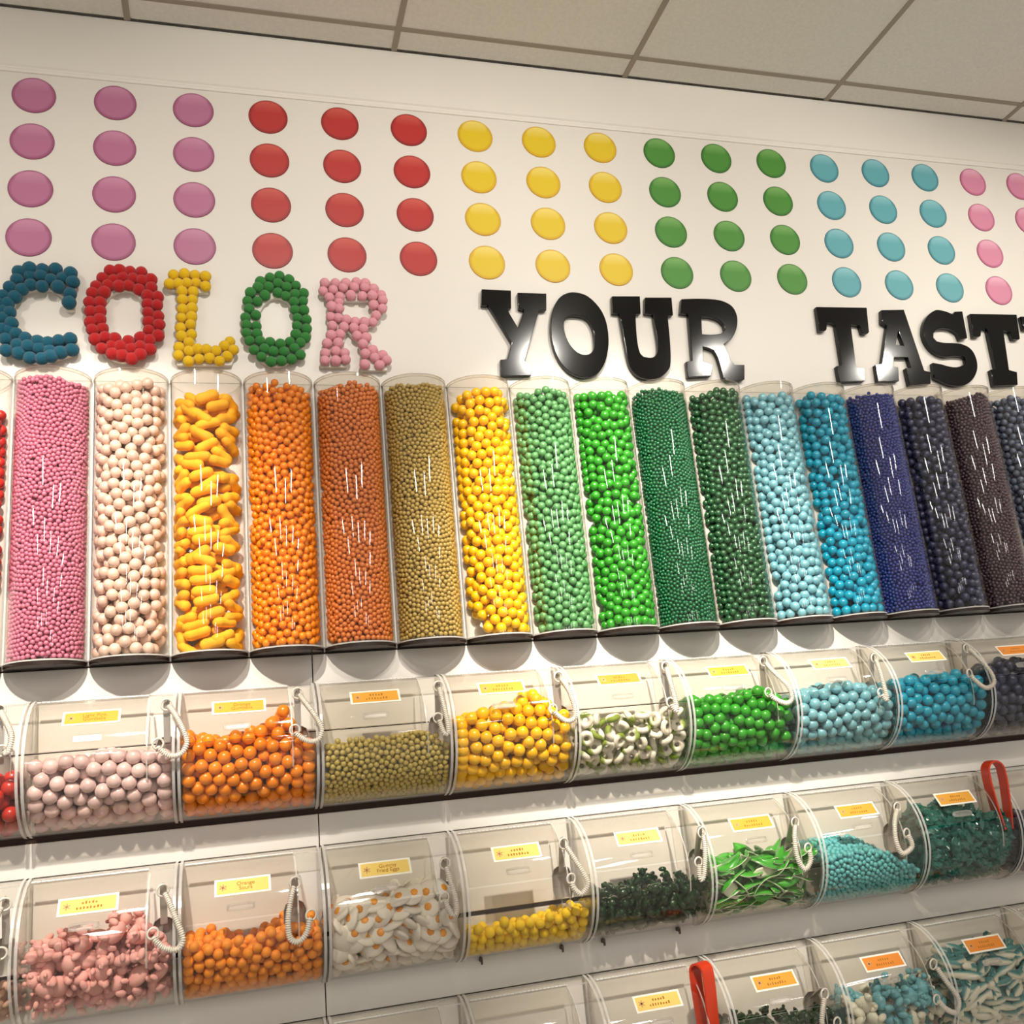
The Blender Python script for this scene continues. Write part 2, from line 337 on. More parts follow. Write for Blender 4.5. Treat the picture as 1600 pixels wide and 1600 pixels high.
POMS = {'C':[(-0.075,-2.647),(0.047,-2.597),(0.194,-2.603),(0.343,-2.587),(0.517,-2.635),(-0.089,-2.754),(0.05,-2.69),(0.179,-2.69),(0.293,-2.734),(0.423,-2.698),(0.544,-2.757),(-0.166,-2.864),(-0.032,-2.886),(0.065,-2.817),(0.195,-2.839),(0.378,-2.837),(0.511,-2.909),(0.508,-3.045),(-0.243,-2.981),(-0.11,-2.988),(-0.188,-3.076),(-0.241,-3.176),(-0.154,-3.207),(-0.232,-3.287),(-0.132,-3.352),(-0.232,-3.425),(-0.158,-3.436),(-0.188,-3.547),(-0.082,-3.482),(0.023,-3.533),(0.163,-3.577),(0.279,-3.587),(0.401,-3.562),(0.53,-3.537),(-0.177,-3.711),(-0.06,-3.625),(0.061,-3.649),(0.177,-3.666),(0.299,-3.69),(0.55,-3.668),(-0.039,-3.734),(0.083,-3.792),(0.215,-3.802),(0.422,-3.714),(0.319,-3.772),(-0.296,-3.088),(-0.32,-3.214),(-0.31,-3.338)],'O':[(0.977,-2.573),(1.088,-2.56),(1.212,-2.567),(1.349,-2.574),(0.887,-2.673),(1.016,-2.695),(1.126,-2.653),(1.25,-2.668),(1.355,-2.692),(1.462,-2.664),(0.815,-2.793),(0.955,-2.771),(1.084,-2.787),(1.201,-2.766),(1.319,-2.811),(1.468,-2.782),(0.775,-2.896),(0.914,-2.882),(1.425,-2.894),(1.543,-2.903),(0.74,-3.02),(0.861,-3.014),(1.425,-3.01),(1.537,-3.034),(0.754,-3.148),(0.863,-3.143),(1.431,-3.141),(1.549,-3.179),(0.757,-3.29),(0.864,-3.257),(1.438,-3.256),(1.562,-3.301),(0.782,-3.402),(0.896,-3.369),(1.438,-3.378),(1.549,-3.446),(0.814,-3.527),(0.928,-3.495),(1.042,-3.506),(1.2,-3.543),(1.34,-3.481),(1.45,-3.52),(0.894,-3.651),(1.007,-3.605),(1.11,-3.616),(1.231,-3.641),(1.34,-3.609),(1.451,-3.634),(1.014,-3.717),(1.129,-3.735),(1.238,-3.774),(1.341,-3.715)],'L':[(1.737,-2.585),(1.872,-2.571),(2.001,-2.578),(2.131,-2.585),(1.688,-2.717),(1.798,-2.711),(1.902,-2.698),(2.013,-2.678),(2.13,-2.73),(1.84,-2.823),(1.975,-2.809),(1.845,-2.943),(1.967,-2.93),(1.844,-3.077),(1.96,-3.051),(1.831,-3.19),(1.953,-3.171),(1.818,-3.33),(1.94,-3.284),(1.83,-3.448),(1.951,-3.416),(1.799,-3.601),(1.92,-3.535),(1.919,-3.645),(1.792,-3.717),(2.022,-3.621),(2.131,-3.625),(1.912,-3.79),(2.039,-3.752),(2.166,-3.735),(2.247,-3.635),(2.352,-3.563),(2.421,-3.497),(2.462,-3.622),(2.387,-3.701),(2.287,-3.78)],'G':[(2.948,-2.563),(3.072,-2.527),(3.194,-2.572),(2.825,-2.628),(3.049,-2.639),(3.283,-2.656),(2.79,-2.718),(2.925,-2.696),(3.158,-2.692),(2.693,-2.795),(2.877,-2.823),(3.045,-2.771),(3.147,-2.824),(3.265,-2.789),(3.377,-2.769),(2.652,-2.913),(2.779,-2.914),(3.248,-2.907),(3.366,-2.887),(2.669,-3.027),(3.257,-3.016),(3.374,-3.011),(2.622,-3.151),(2.755,-3.109),(3.285,-3.131),(3.401,-3.155),(2.632,-3.257),(2.757,-3.267),(3.275,-3.254),(3.396,-3.286),(2.629,-3.378),(2.761,-3.38),(3.258,-3.37),(3.379,-3.409),(2.664,-3.482),(2.796,-3.478),(2.922,-3.495),(3.054,-3.519),(3.177,-3.48),(3.311,-3.49),(2.717,-3.614),(2.85,-3.589),(2.962,-3.621),(3.096,-3.624),(3.231,-3.57),(2.809,-3.703),(2.927,-3.763),(3.06,-3.752),(3.188,-3.721),(3.305,-3.661)],'R':[(3.664,-2.602),(3.805,-2.595),(3.945,-2.595),(4.088,-2.572),(4.21,-2.581),(3.639,-2.722),(3.773,-2.693),(3.908,-2.664),(4.057,-2.649),(4.2,-2.642),(4.322,-2.658),(3.715,-2.815),(3.855,-2.801),(4.004,-2.771),(4.159,-2.779),(4.295,-2.765),(4.419,-2.744),(3.742,-2.946),(3.845,-2.868),(4.308,-2.899),(4.435,-2.826),(3.84,-2.979),(4.421,-2.954),(3.722,-3.094),(4.334,-3.047),(3.821,-3.112),(3.926,-3.137),(4.045,-3.154),(4.165,-3.165),(4.28,-3.153),(3.736,-3.232),(3.887,-3.248),(4.02,-3.251),(4.147,-3.261),(3.717,-3.364),(3.836,-3.345),(4.061,-3.359),(4.18,-3.384),(3.659,-3.481),(3.804,-3.476),(4.128,-3.488),(3.627,-3.626),(3.766,-3.593),(3.883,-3.618),(4.154,-3.625),(4.257,-3.564),(4.278,-3.672),(4.388,-3.633),(3.615,-3.74),(3.759,-3.736),(3.891,-3.711),(4.139,-3.777),(4.339,-3.779),(4.437,-3.711)]}
BOARDS = {'C':[[(0.52,-2.542),(0.413,-2.621),(0.333,-2.516),(0.172,-2.518),(0.03,-2.534),(-0.109,-2.607),(-0.219,-2.798),(-0.293,-2.985),(-0.319,-3.21),(-0.277,-3.43),(-0.213,-3.607),(-0.14,-3.755),(-0.0,-3.82),(0.197,-3.869),(0.393,-3.809),(0.579,-3.735),(0.6,-3.581),(0.586,-3.469),(0.456,-3.474),(0.293,-3.535),(0.153,-3.526),(0.047,-3.474),(-0.049,-3.38),(-0.101,-3.201),(-0.093,-3.075),(-0.016,-2.944),(0.099,-2.889),(0.24,-2.867),(0.348,-2.912),(0.439,-2.994),(0.449,-3.15),(0.586,-3.144),(0.585,-2.8)]],'O':[[(1.577,-3.146),(1.566,-2.994),(1.533,-2.849),(1.48,-2.721),(1.409,-2.614),(1.324,-2.536),(1.23,-2.489),(1.132,-2.478),(1.034,-2.501),(0.942,-2.557),(0.86,-2.644),(0.793,-2.756),(0.744,-2.887),(0.715,-3.032),(0.706,-3.182),(0.719,-3.33),(0.753,-3.469),(0.806,-3.593),(0.874,-3.695),(0.956,-3.771),(1.047,-3.818),(1.142,-3.832),(1.238,-3.813),(1.329,-3.761),(1.412,-3.68),(1.481,-3.572),(1.533,-3.442),(1.566,-3.298)],[(1.378,-3.147),(1.371,-3.078),(1.354,-3.012),(1.325,-2.954),(1.288,-2.906),(1.243,-2.871),(1.193,-2.85),(1.141,-2.845),(1.089,-2.855),(1.04,-2.881),(0.996,-2.92),(0.96,-2.971),(0.933,-3.031),(0.916,-3.097),(0.911,-3.166),(0.918,-3.234),(0.936,-3.299),(0.964,-3.356),(1.001,-3.403),(1.045,-3.438),(1.094,-3.458),(1.146,-3.464),(1.197,-3.455),(1.246,-3.43),(1.29,-3.392),(1.327,-3.342),(1.355,-3.282),(1.372,-3.216)]],'L':[[(1.661,-2.505),(2.175,-2.476),(2.189,-2.822),(2.04,-2.829),(2.015,-3.508),(2.297,-3.541),(2.36,-3.427),(2.472,-3.423),(2.512,-3.633),(2.452,-3.836),(1.747,-3.854),(1.748,-3.545),(1.776,-2.814),(1.642,-2.82)]],'G':[[(3.457,-3.143),(3.452,-2.987),(3.425,-2.839),(3.377,-2.707),(3.31,-2.598),(3.228,-2.517),(3.136,-2.469),(3.037,-2.457),(2.938,-2.48),(2.844,-2.538),(2.759,-2.626),(2.687,-2.741),(2.633,-2.876),(2.598,-3.024),(2.584,-3.178),(2.591,-3.329),(2.62,-3.472),(2.667,-3.599),(2.732,-3.704),(2.811,-3.782),(2.9,-3.83),(2.996,-3.844),(3.092,-3.825),(3.185,-3.773),(3.271,-3.689),(3.344,-3.579),(3.402,-3.446),(3.44,-3.299)],[(3.229,-3.159),(3.226,-3.091),(3.213,-3.026),(3.19,-2.969),(3.159,-2.921),(3.121,-2.886),(3.078,-2.865),(3.032,-2.859),(2.985,-2.869),(2.941,-2.894),(2.901,-2.933),(2.867,-2.983),(2.841,-3.042),(2.825,-3.107),(2.818,-3.175),(2.821,-3.243),(2.834,-3.307),(2.857,-3.363),(2.888,-3.41),(2.926,-3.445),(2.968,-3.466),(3.013,-3.472),(3.059,-3.463),(3.103,-3.439),(3.143,-3.401),(3.177,-3.352),(3.204,-3.293),(3.221,-3.228)]],'R':[[(3.591,-2.534),(4.242,-2.484),(4.429,-2.581),(4.501,-2.759),(4.459,-3.002),(4.34,-3.17),(4.228,-3.234),(4.245,-3.424),(4.32,-3.524),(4.48,-3.564),(4.462,-3.863),(4.087,-3.871),(4.068,-3.459),(3.941,-3.332),(3.892,-3.523),(3.958,-3.535),(3.924,-3.825),(3.538,-3.834),(3.55,-3.548),(3.632,-3.444),(3.673,-2.798),(3.567,-2.803)],[(3.897,-2.862),(4.236,-2.847),(4.27,-2.965),(4.211,-3.057),(3.914,-3.084)]]}
TETHERS = {(0,0):[(1.665,-0.541,-8.088),(1.749,-0.632,-8.199),(1.846,-0.725,-8.385),(1.888,-0.762,-8.538),(1.826,-0.77,-8.649),(1.714,-0.77,-8.66),(1.613,-0.767,-8.578),(1.593,-0.76,-8.524)],(0,1):[(3.084,-0.514,-8.062),(3.185,-0.655,-8.235),(3.285,-0.731,-8.404),(3.322,-0.759,-8.519),(3.273,-0.769,-8.625),(3.163,-0.77,-8.626),(3.057,-0.764,-8.552),(3.027,-0.754,-8.494)],(0,2):[(4.726,-0.554,-8.101),(4.73,-0.681,-8.282),(4.756,-0.759,-8.52),(4.755,-0.77,-8.658),(4.707,-0.77,-8.665),(4.653,-0.754,-8.489)],(0,3):[(6.246,-0.54,-8.087),(6.305,-0.678,-8.276),(6.334,-0.751,-8.477),(6.312,-0.769,-8.619),(6.206,-0.77,-8.646),(6.091,-0.764,-8.554),(6.063,-0.754,-8.492)],(0,4):[(7.719,-0.504,-8.053),(7.669,-0.664,-8.25),(7.664,-0.752,-8.482),(7.661,-0.769,-8.631),(7.625,-0.768,-8.604),(7.599,-0.761,-8.527)],(0,5):[(9.117,-0.529,-8.077),(9.159,-0.662,-8.247),(9.282,-0.743,-8.445),(9.296,-0.768,-8.602),(9.197,-0.77,-8.659),(9.037,-0.767,-8.583),(8.985,-0.756,-8.502)],(0,6):[(10.775,-0.591,-8.144),(10.731,-0.703,-8.327),(10.708,-0.766,-8.567),(10.712,-0.767,-8.715),(10.677,-0.768,-8.702),(10.643,-0.769,-8.626)],(0,7):[(12.336,-0.552,-8.099),(12.37,-0.65,-8.227),(12.466,-0.749,-8.467),(12.461,-0.769,-8.624),(12.312,-0.769,-8.679),(12.16,-0.765,-8.559),(12.13,-0.749,-8.467)],(0,-1):[(-0.02,-0.466,-8.021),(0.073,-0.597,-8.152),(0.157,-0.703,-8.329),(0.135,-0.754,-8.491),(0.077,-0.748,-8.466)],(1,-1):[(0.118,-0.55,-9.967),(0.075,-0.63,-10.066),(0.05,-0.731,-10.273),(0.099,-0.766,-10.439),(0.141,-0.762,-10.409)],(1,0):[(1.629,-0.591,-10.013),(1.704,-0.681,-10.151),(1.786,-0.751,-10.348),(1.834,-0.77,-10.506),(1.775,-0.767,-10.59),(1.65,-0.769,-10.557),(1.573,-0.769,-10.481),(1.544,-0.763,-10.415)],(1,1):[(2.981,-0.648,-10.094),(2.93,-0.72,-10.24),(2.889,-0.767,-10.45),(2.904,-0.762,-10.63),(2.985,-0.754,-10.681),(3.07,-0.764,-10.612),(3.129,-0.765,-10.437)],(1,2):[(4.636,-0.645,-10.089),(4.655,-0.722,-10.246),(4.697,-0.767,-10.457),(4.693,-0.766,-10.603),(4.651,-0.764,-10.618),(4.61,-0.769,-10.55),(4.578,-0.766,-10.443)],(1,3):[(6.075,-0.607,-10.034),(6.134,-0.695,-10.18),(6.216,-0.754,-10.362),(6.256,-0.77,-10.497),(6.172,-0.766,-10.596),(6.082,-0.77,-10.519),(6.071,-0.764,-10.421)],(1,4):[(7.844,-0.65,-10.097),(7.809,-0.733,-10.28),(7.749,-0.769,-10.5),(7.707,-0.764,-10.62),(7.676,-0.768,-10.582),(7.692,-0.764,-10.425)],(1,5):[(9.131,-0.661,-10.114),(9.035,-0.739,-10.297),(9.014,-0.77,-10.529),(9.095,-0.756,-10.668),(9.191,-0.768,-10.573),(9.192,-0.765,-10.432)],(1,6):[(10.664,-0.644,-10.088),(10.517,-0.726,-10.257),(10.455,-0.769,-10.486),(10.518,-0.76,-10.643),(10.675,-0.768,-10.575),(10.65,-0.762,-10.411)],(2,5):[(9.123,-0.729,-12.086),(9.046,-0.76,-12.214),(8.993,-0.768,-12.396),(9.051,-0.738,-12.563),(9.173,-0.749,-12.523),(9.208,-0.767,-12.41)],(2,6):[(10.738,-0.687,-11.984),(10.809,-0.753,-12.177),(10.928,-0.768,-12.393),(10.884,-0.742,-12.551),(10.731,-0.757,-12.486),(10.632,-0.769,-12.369)]}

# ------------------------------------------------------------------ materials
M_WALL = plain('white_wall_laminate', (230, 224, 214), 0.38, 0.4, nscale=3, namt=0.015)
M_SLAT = plain('white_slat_board', (228, 222, 212), 0.22, 0.5, nscale=5, namt=0.02)
M_GROOVE = plain('brown_groove_backing', (66, 48, 38), 0.6, 0.3, nscale=8)
M_TRIM = plain('white_trim', (238, 232, 222), 0.25, 0.5, nscale=4, namt=0.02)
M_TILE = plain('ceiling_tile', (233, 228, 218), 0.95, 0.1, nscale=110, namt=0.10, bscale=300, bstr=0.35, bdist=0.003)
M_TBAR = plain('ceiling_grid', (160, 148, 132), 0.5, 0.3)
M_FLOOR = plain('shop_floor', (238, 234, 228), 0.5, 0.4, nscale=6)
M_ACR = acrylic('clear_acrylic', tint=(0.957, 0.943, 0.92))
M_TUBE = acrylic('clear_tube_acrylic', rough=0.015, f0=0.035)
M_EDGE = acrylic('sawn_acrylic_edge', tint=(0.93, 0.91, 0.87), rough=0.2, f0=0.12, haze=0.42)
M_HANDLE = acrylic('clear_handle_acrylic', tint=(0.95, 0.93, 0.9), rough=0.15, f0=0.10, haze=0.10)
M_CAP = plain('dark_tube_base', (44, 32, 26), 0.2, 0.6, nscale=20, namt=0.2)  # dark brown, slightly mottled colour for the half-round tube base
M_STEEL = plain('brushed_steel', (186, 178, 168), 0.38, 0.5, metal=0.55, bscale=300, bstr=0.05)
M_DARKSTEEL = plain('dark_steel', (98, 88, 78), 0.4, 0.5, metal=0.8)
M_COIL = plain('translucent_white_plastic', (220, 211, 196), 0.35, 0.5, coat=0.2)
M_TONGS = plain('red_plastic', (216, 62, 30), 0.3, 0.5, coat=0.2)
M_BLACK = plain('gloss_black', (10, 9, 9), 0.10, 0.4, coat=0.0, bscale=14, bstr=0.02)
M_FOAM = plain('white_foam_board', (232, 226, 214), 0.7, 0.2)
M_CARD = plain('card_white', (248, 243, 226), 0.5, 0.3)
M_INK = plain('card_ink', (176, 116, 48), 0.7, 0.1)
M_INK2 = plain('card_logo_ink', (214, 160, 110), 0.7, 0.1)
CARD = {'amber': plain('card_amber', (228, 162, 62), 0.55, 0.2, nscale=9, namt=0.05), 'lemon': plain('card_lemon', (242, 208, 112), 0.55, 0.2, nscale=9, namt=0.05),
        'orange': plain('card_orange', (236, 144, 58), 0.55, 0.2, nscale=9, namt=0.05)}
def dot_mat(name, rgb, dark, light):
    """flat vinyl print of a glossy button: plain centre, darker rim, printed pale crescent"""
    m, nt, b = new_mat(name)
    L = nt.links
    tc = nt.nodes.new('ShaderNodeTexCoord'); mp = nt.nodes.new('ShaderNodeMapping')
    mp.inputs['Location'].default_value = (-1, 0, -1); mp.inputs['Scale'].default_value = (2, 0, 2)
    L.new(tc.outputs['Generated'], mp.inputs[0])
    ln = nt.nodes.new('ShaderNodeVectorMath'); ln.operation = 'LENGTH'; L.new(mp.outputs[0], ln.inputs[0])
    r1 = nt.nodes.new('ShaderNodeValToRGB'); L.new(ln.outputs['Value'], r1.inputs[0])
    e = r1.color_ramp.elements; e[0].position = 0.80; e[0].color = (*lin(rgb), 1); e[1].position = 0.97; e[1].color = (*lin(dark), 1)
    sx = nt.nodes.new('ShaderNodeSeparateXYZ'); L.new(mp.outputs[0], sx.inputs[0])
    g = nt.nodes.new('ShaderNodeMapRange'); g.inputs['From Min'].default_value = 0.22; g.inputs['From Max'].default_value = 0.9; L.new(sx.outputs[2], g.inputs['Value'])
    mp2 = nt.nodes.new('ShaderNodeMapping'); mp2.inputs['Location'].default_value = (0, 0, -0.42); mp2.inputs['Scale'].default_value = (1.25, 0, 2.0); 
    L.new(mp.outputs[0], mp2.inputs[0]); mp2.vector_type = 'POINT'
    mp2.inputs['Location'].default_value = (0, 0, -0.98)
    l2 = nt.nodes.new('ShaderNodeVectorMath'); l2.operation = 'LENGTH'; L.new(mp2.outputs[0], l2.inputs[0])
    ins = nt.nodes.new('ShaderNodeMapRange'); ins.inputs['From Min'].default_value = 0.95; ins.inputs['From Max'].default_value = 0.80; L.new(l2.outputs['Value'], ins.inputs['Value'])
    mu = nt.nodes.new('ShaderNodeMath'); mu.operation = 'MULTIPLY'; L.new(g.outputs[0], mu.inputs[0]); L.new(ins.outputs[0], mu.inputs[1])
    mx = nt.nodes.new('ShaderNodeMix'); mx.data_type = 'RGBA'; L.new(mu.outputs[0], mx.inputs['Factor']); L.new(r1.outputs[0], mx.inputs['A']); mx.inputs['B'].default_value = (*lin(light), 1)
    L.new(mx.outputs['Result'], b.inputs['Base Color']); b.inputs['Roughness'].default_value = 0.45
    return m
C_ = {}
def candy(key, rgb, **kw):
    C_[key] = candy_mat('candy_' + key, rgb, **kw); return C_[key]
candy('red', (206, 48, 36)); candy('pink', (214, 122, 150), rough=0.4); candy('pearl', (232, 198, 178), pearl=True, rough=0.38); candy('peanut', (252, 178, 24), rough=0.75, coat=0)
candy('orange', (251, 143, 4)); candy('rust', (230, 130, 54), rough=0.4); candy('gold', (190, 162, 84), rough=0.4); candy('yellow', (255, 196, 6))
candy('sage', (90, 152, 92), rough=0.4); candy('green', (48, 154, 30)); candy('emerald', (10, 94, 54)); candy('forest', (34, 84, 48))
candy('paleblue', (120, 184, 198), pearl=True); candy('blue', (14, 162, 194)); candy('royal', (44, 58, 140)); candy('navy', (46, 50, 84)); candy('cocoa', (82, 62, 72)); candy('slate', (92, 104, 128))
candy('palepink', (236, 202, 198), pearl=True, rough=0.36); candy('olive', (196, 176, 92), rough=0.42); candy('lemon', (255, 212, 14), rough=0.6, coat=0); candy('sourorange', (252, 150, 10), rough=0.55, coat=0.1)
candy('piglet', (240, 176, 168), rough=0.7, coat=0); candy('tan', (206, 164, 140), rough=0.7, coat=0); candy('white', (244, 236, 222), rough=0.6, coat=0)
candy('yolk', (240, 158, 36), rough=0.4); candy('darkgreen', (14, 52, 16), rough=0.12, coat=0.3); candy('teal', (104, 196, 200), rough=0.35); candy('tealwrap', (14, 104, 92), rough=0.18, coat=0.6)
candy('bluegummy', (110, 176, 186), rough=0.5); candy('creamgummy', (226, 224, 204), rough=0.6, coat=0)
M_RING = two_tone('candy_ring_green_white', (238, 232, 214), (124, 144, 40), 0, 0.6, mid=0.68, sharp=0.08, coat=0)
M_LEAF = two_tone('candy_leaf_green_white', (232, 232, 206), (58, 158, 40), 2, 0.4, mid=0.5, sharp=0.12)
M_FISH = two_tone('candy_shark_white_teal', (236, 234, 214), (72, 140, 142), 2, 0.45, mid=0.45, sharp=0.08)

# ------------------------------------------------------------------ the setting
wall = MB(); wall.box((-8, 0.05, -18.77), (22, 0.4, 1.5))
wall_back = tag(wall.build('wall_back', M_GROOVE, None, W(0, 0, 0)), 'white shop wall behind the candy display', 'wall', kind='structure')
def panel(name, x0, x1, z0, z1, mat, y0=0.0):
    m = MB(); e = 0.006
    m.add([(x0, 0.06, z0), (x1, 0.06, z0), (x1, 0.06, z1), (x0, 0.06, z1), (x0, y0 + e, z0), (x1, y0 + e, z0), (x1, y0 + e, z1), (x0, y0 + e, z1),
           (x0 + e, y0, z0 + e), (x1 - e, y0, z0 + e), (x1 - e, y0, z1 - e), (x0 + e, y0, z1 - e)],
          [(0, 1, 5, 4), (1, 2, 6, 5), (2, 3, 7, 6), (3, 0, 4, 7), (4, 5, 9, 8), (5, 6, 10, 9), (6, 7, 11, 10), (7, 4, 8, 11), (8, 9, 10, 11), (3, 2, 1, 0)])
    return m.build(name, mat, wall_back)
XJ = (-8, -4.104, 3.306, 22)
panel('upper_wall_panel', -8, 22, -7.556, 1.30, M_WALL)
ZB = [(-8.488, -7.575), (-9.36, -8.50), (-9.795, -9.44), (-10.735, -9.81), (-11.61, -10.79), (-12.6, -11.625), (-13.6, -12.66), (-18.7, -13.66)]
for z0, z1 in ZB:
    for a, b in zip(XJ[:-1], XJ[1:]):
        panel('slat_board', a + 0.006, b - 0.006, z0, z1, M_SLAT)
# trim under the ceiling: a flat white board with two shallow beads
tr = MB(); prof = [(0.0, 0.33), (-0.02, 0.335), (-0.022, 0.38), (-0.008, 0.395), (-0.008, 0.42), (-0.03, 0.44), (-0.034, 0.60), (-0.045, 0.9), (-0.075, 1.12), (-0.09, 1.20), (-0.09, 1.268), (0.0, 1.268)]
tr.loft([[(x, y, z) for y, z in prof] for x in (-8, 22)], 0, True)
tag(tr.build('trim_1', M_TRIM, None, W(0, 0, 0), smooth=25), 'white fascia trim running along the wall under the ceiling', 'trim', kind='structure')
fl = MB(); fl.box((-60, -85, -18.9), (70, 0.4, -18.77))
tag(fl.build('floor', M_FLOOR, None, W(0, 0, 0)), 'pale shop floor', 'floor', kind='structure')
# ceiling: slab above, lay-in tiles and the grid that carries them
ZC = 1.2685
ce = MB(); ce.box((-60, -85, ZC + 0.12), (70, 0.4, ZC + 0.5))
ceiling = tag(ce.build('ceiling', M_TILE, None, W(0, 0, 0)), 'grey-beige suspended tile ceiling of the shop', 'ceiling', kind='structure')
GX = [1.152 + 3.69 * k for k in range(-2, 6)]; GY = [0.0, -0.544, -4.25, -7.955, -11.66]
for a, b in zip(GX[:-1], GX[1:]):
    for c, d in zip(GY[:-1], GY[1:]):
        m = MB(); g = 0.036; m.box((a + g, d + g, ZC + 0.012), (b - g, c - (g if c < 0 else 0.135), ZC + 0.10)); m.build('ceiling_tile', M_TILE, ceiling)
for x in GX:
    m = MB(); m.box((x - 0.042, GY[-1], ZC - 0.002), (x + 0.042, -0.10, ZC + 0.03)); m.build('grid_bar', M_TBAR, ceiling)
for y in GY[1:]:
    m = MB(); m.box((GX[0], y - 0.040, ZC), (GX[-1], y + 0.040, ZC + 0.028)); m.build('grid_bar', M_TBAR, ceiling)

# ------------------------------------------------------------------ printed dots
DOTS = [('purple', (184, 112, 146), (150, 78, 112), (205, 140, 170), 3), ('red', (182, 38, 34), (140, 24, 24), (205, 84, 72), 3), ('yellow', (222, 190, 18), (206, 158, 12), (238, 214, 110), 3),
        ('green', (70, 138, 46), (44, 104, 30), (120, 172, 92), 3), ('sky blue', (92, 164, 172), (58, 122, 134), (136, 194, 200), 3), ('rose pink', (212, 132, 160), (178, 88, 124), (232, 172, 194), 2)]
n = 40; c = 0
for cname, rgb, dark, light, cnt in DOTS:
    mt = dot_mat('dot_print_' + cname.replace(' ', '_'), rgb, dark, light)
    m = MB(); R = 0.268
    ring0 = [(R * math.cos(q), 0, R * math.sin(q)) for q in (2 * math.pi * i / n for i in range(n))]
    m.loft([ring0, [(x, -0.008, z) for x, y, z in ring0], [(x * 0.985, -0.012, z * 0.985) for x, y, z in ring0]], 0, True)
    me = m.mesh('dot_decal', mt)
    for i in range(cnt):
        for j in range(4):
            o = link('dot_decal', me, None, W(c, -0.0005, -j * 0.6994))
            row = ('top', 'second', 'third', 'bottom')[j]
            colw = (('left', 'middle', 'right')[i] if cnt == 3 else ('first', 'cut-off last')[i])
            tag(o, f'{cname} wall dot, {row} row, {colw} column of the {cname} dots', 'dot decal', f'{cname} dots on the wall')
        c += 1

# ------------------------------------------------------------------ black letters
bl = {'Y': ('Y', 'letter Y, first of the word YOUR'), 'O': ('O', 'letter O with a bright reflection, in the word YOUR'), 'U': ('U', 'letter U in the word YOUR'), 'R': ('R', 'letter R, last of the word YOUR'),
      'T': ('T', 'letter T, first of the word at the right edge'), 'A': ('A', 'letter A right of the first T'), 'S': ('S', 'letter S between the A and the second T'), 'T2': ('T', 'letter T right of the S, near the picture edge')}
for k, loops in BLACK.items():
    if k == 'E0': continue
    xs = [p[0] for p in loops[0]]; zs = [p[1] for p in loops[0]]
    o = slab('letter_' + bl[k][0].lower(), loops, 0.085, 0.007, M_BLACK, ((min(xs) + max(xs)) / 2, min(zs)))
    tag(o, 'glossy black slab-serif ' + bl[k][1], 'letter', 'black letters on the wall')
ex, ez = BLACK['E0'][0][0]
E_ = [(0, 0), (1.02, 0), (1.02, -0.42), (0.92, -0.42), (0.80, -0.25), (0.52, -0.25), (0.52, -0.52), (0.72, -0.52), (0.72, -0.78), (0.52, -0.78), (0.52, -1.08), (0.82, -1.08), (0.95, -0.86), (1.06, -0.86), (1.06, -1.33), (0, -1.33), (0, -1.10), (0.16, -1.10), (0.16, -0.24), (0, -0.24)]
o = slab('letter_e', [[(ex + 0.01 + x, ez + z) for x, z in E_]], 0.085, 0.007, M_BLACK, (ex + 0.5, ez - 1.33), sm=False)
tag(o, 'glossy black letter cut off by the right picture edge', 'letter', 'black letters on the wall')

# ------------------------------------------------------------------ pom-pom letters
def pom_mat(name, rgb):
    m, nt, b = new_mat(name); c = lin(rgb); n = noise(nt, 520, 4); n2 = noise(nt, 60, 2)
    nt.links.new(vary(nt, c, n.outputs['Fac'], 0.25), b.inputs['Base Color']); b.inputs['Roughness'].default_value = 1.0; b.inputs['Specular IOR Level'].default_value = 0.05
    b.inputs['Sheen Weight'].default_value = 0.25; b.inputs['Sheen Roughness'].default_value = 0.6
    nt.links.new(bump(nt, n.outputs['Fac'], 0.8, 0.003).outputs['Normal'], b.inputs['Normal']); return m
POM = {'C': ('c', 'teal blue', (6, 88, 110), 0.082), 'O': ('o', 'red', (190, 24, 26), 0.078), 'L': ('l', 'yellow', (246, 200, 14), 0.071), 'G': ('o', 'green', (54, 136, 58), 0.070), 'R': ('r', 'pale pink', (242, 168, 178), 0.070)}
for k, (ch, cname, rgb, r) in POM.items():
    loops = BOARDS[k]; xs = [p[0] for p in loops[0]]; zs = [p[1] for p in loops[0]]; og = ((min(xs) + max(xs)) / 2, min(zs))
    root = empty('pompom_letter_' + ch, W(og[0], 0, og[1]))
    tag(root, f'letter {ch.upper()} covered in {cname} pom-poms on the white wall', 'letter', 'pom-pom letters on the wall')
    slab('backing_board', loops, 0.07, 0.004, M_FOAM, og, parent=root, inset=0.022)
    pm = pom_mat('pompom_' + cname.replace(' ', '_'), rgb)
    mes = [ball_mesh('pompom', r, pm, 3, 0.025) for _ in range(3)]
    for i, (x, z) in enumerate(POMS[k]):
        p = link('pompom', mes[i % 3], root); p.location = ((x - og[0]) * U, -(0.07 + r * random.uniform(0.35, 0.75)) * U, (z - og[1]) * U)
        p.rotation_euler = rand_rot(); s = random.uniform(0.94, 1.06); p.scale = (s, s, s)

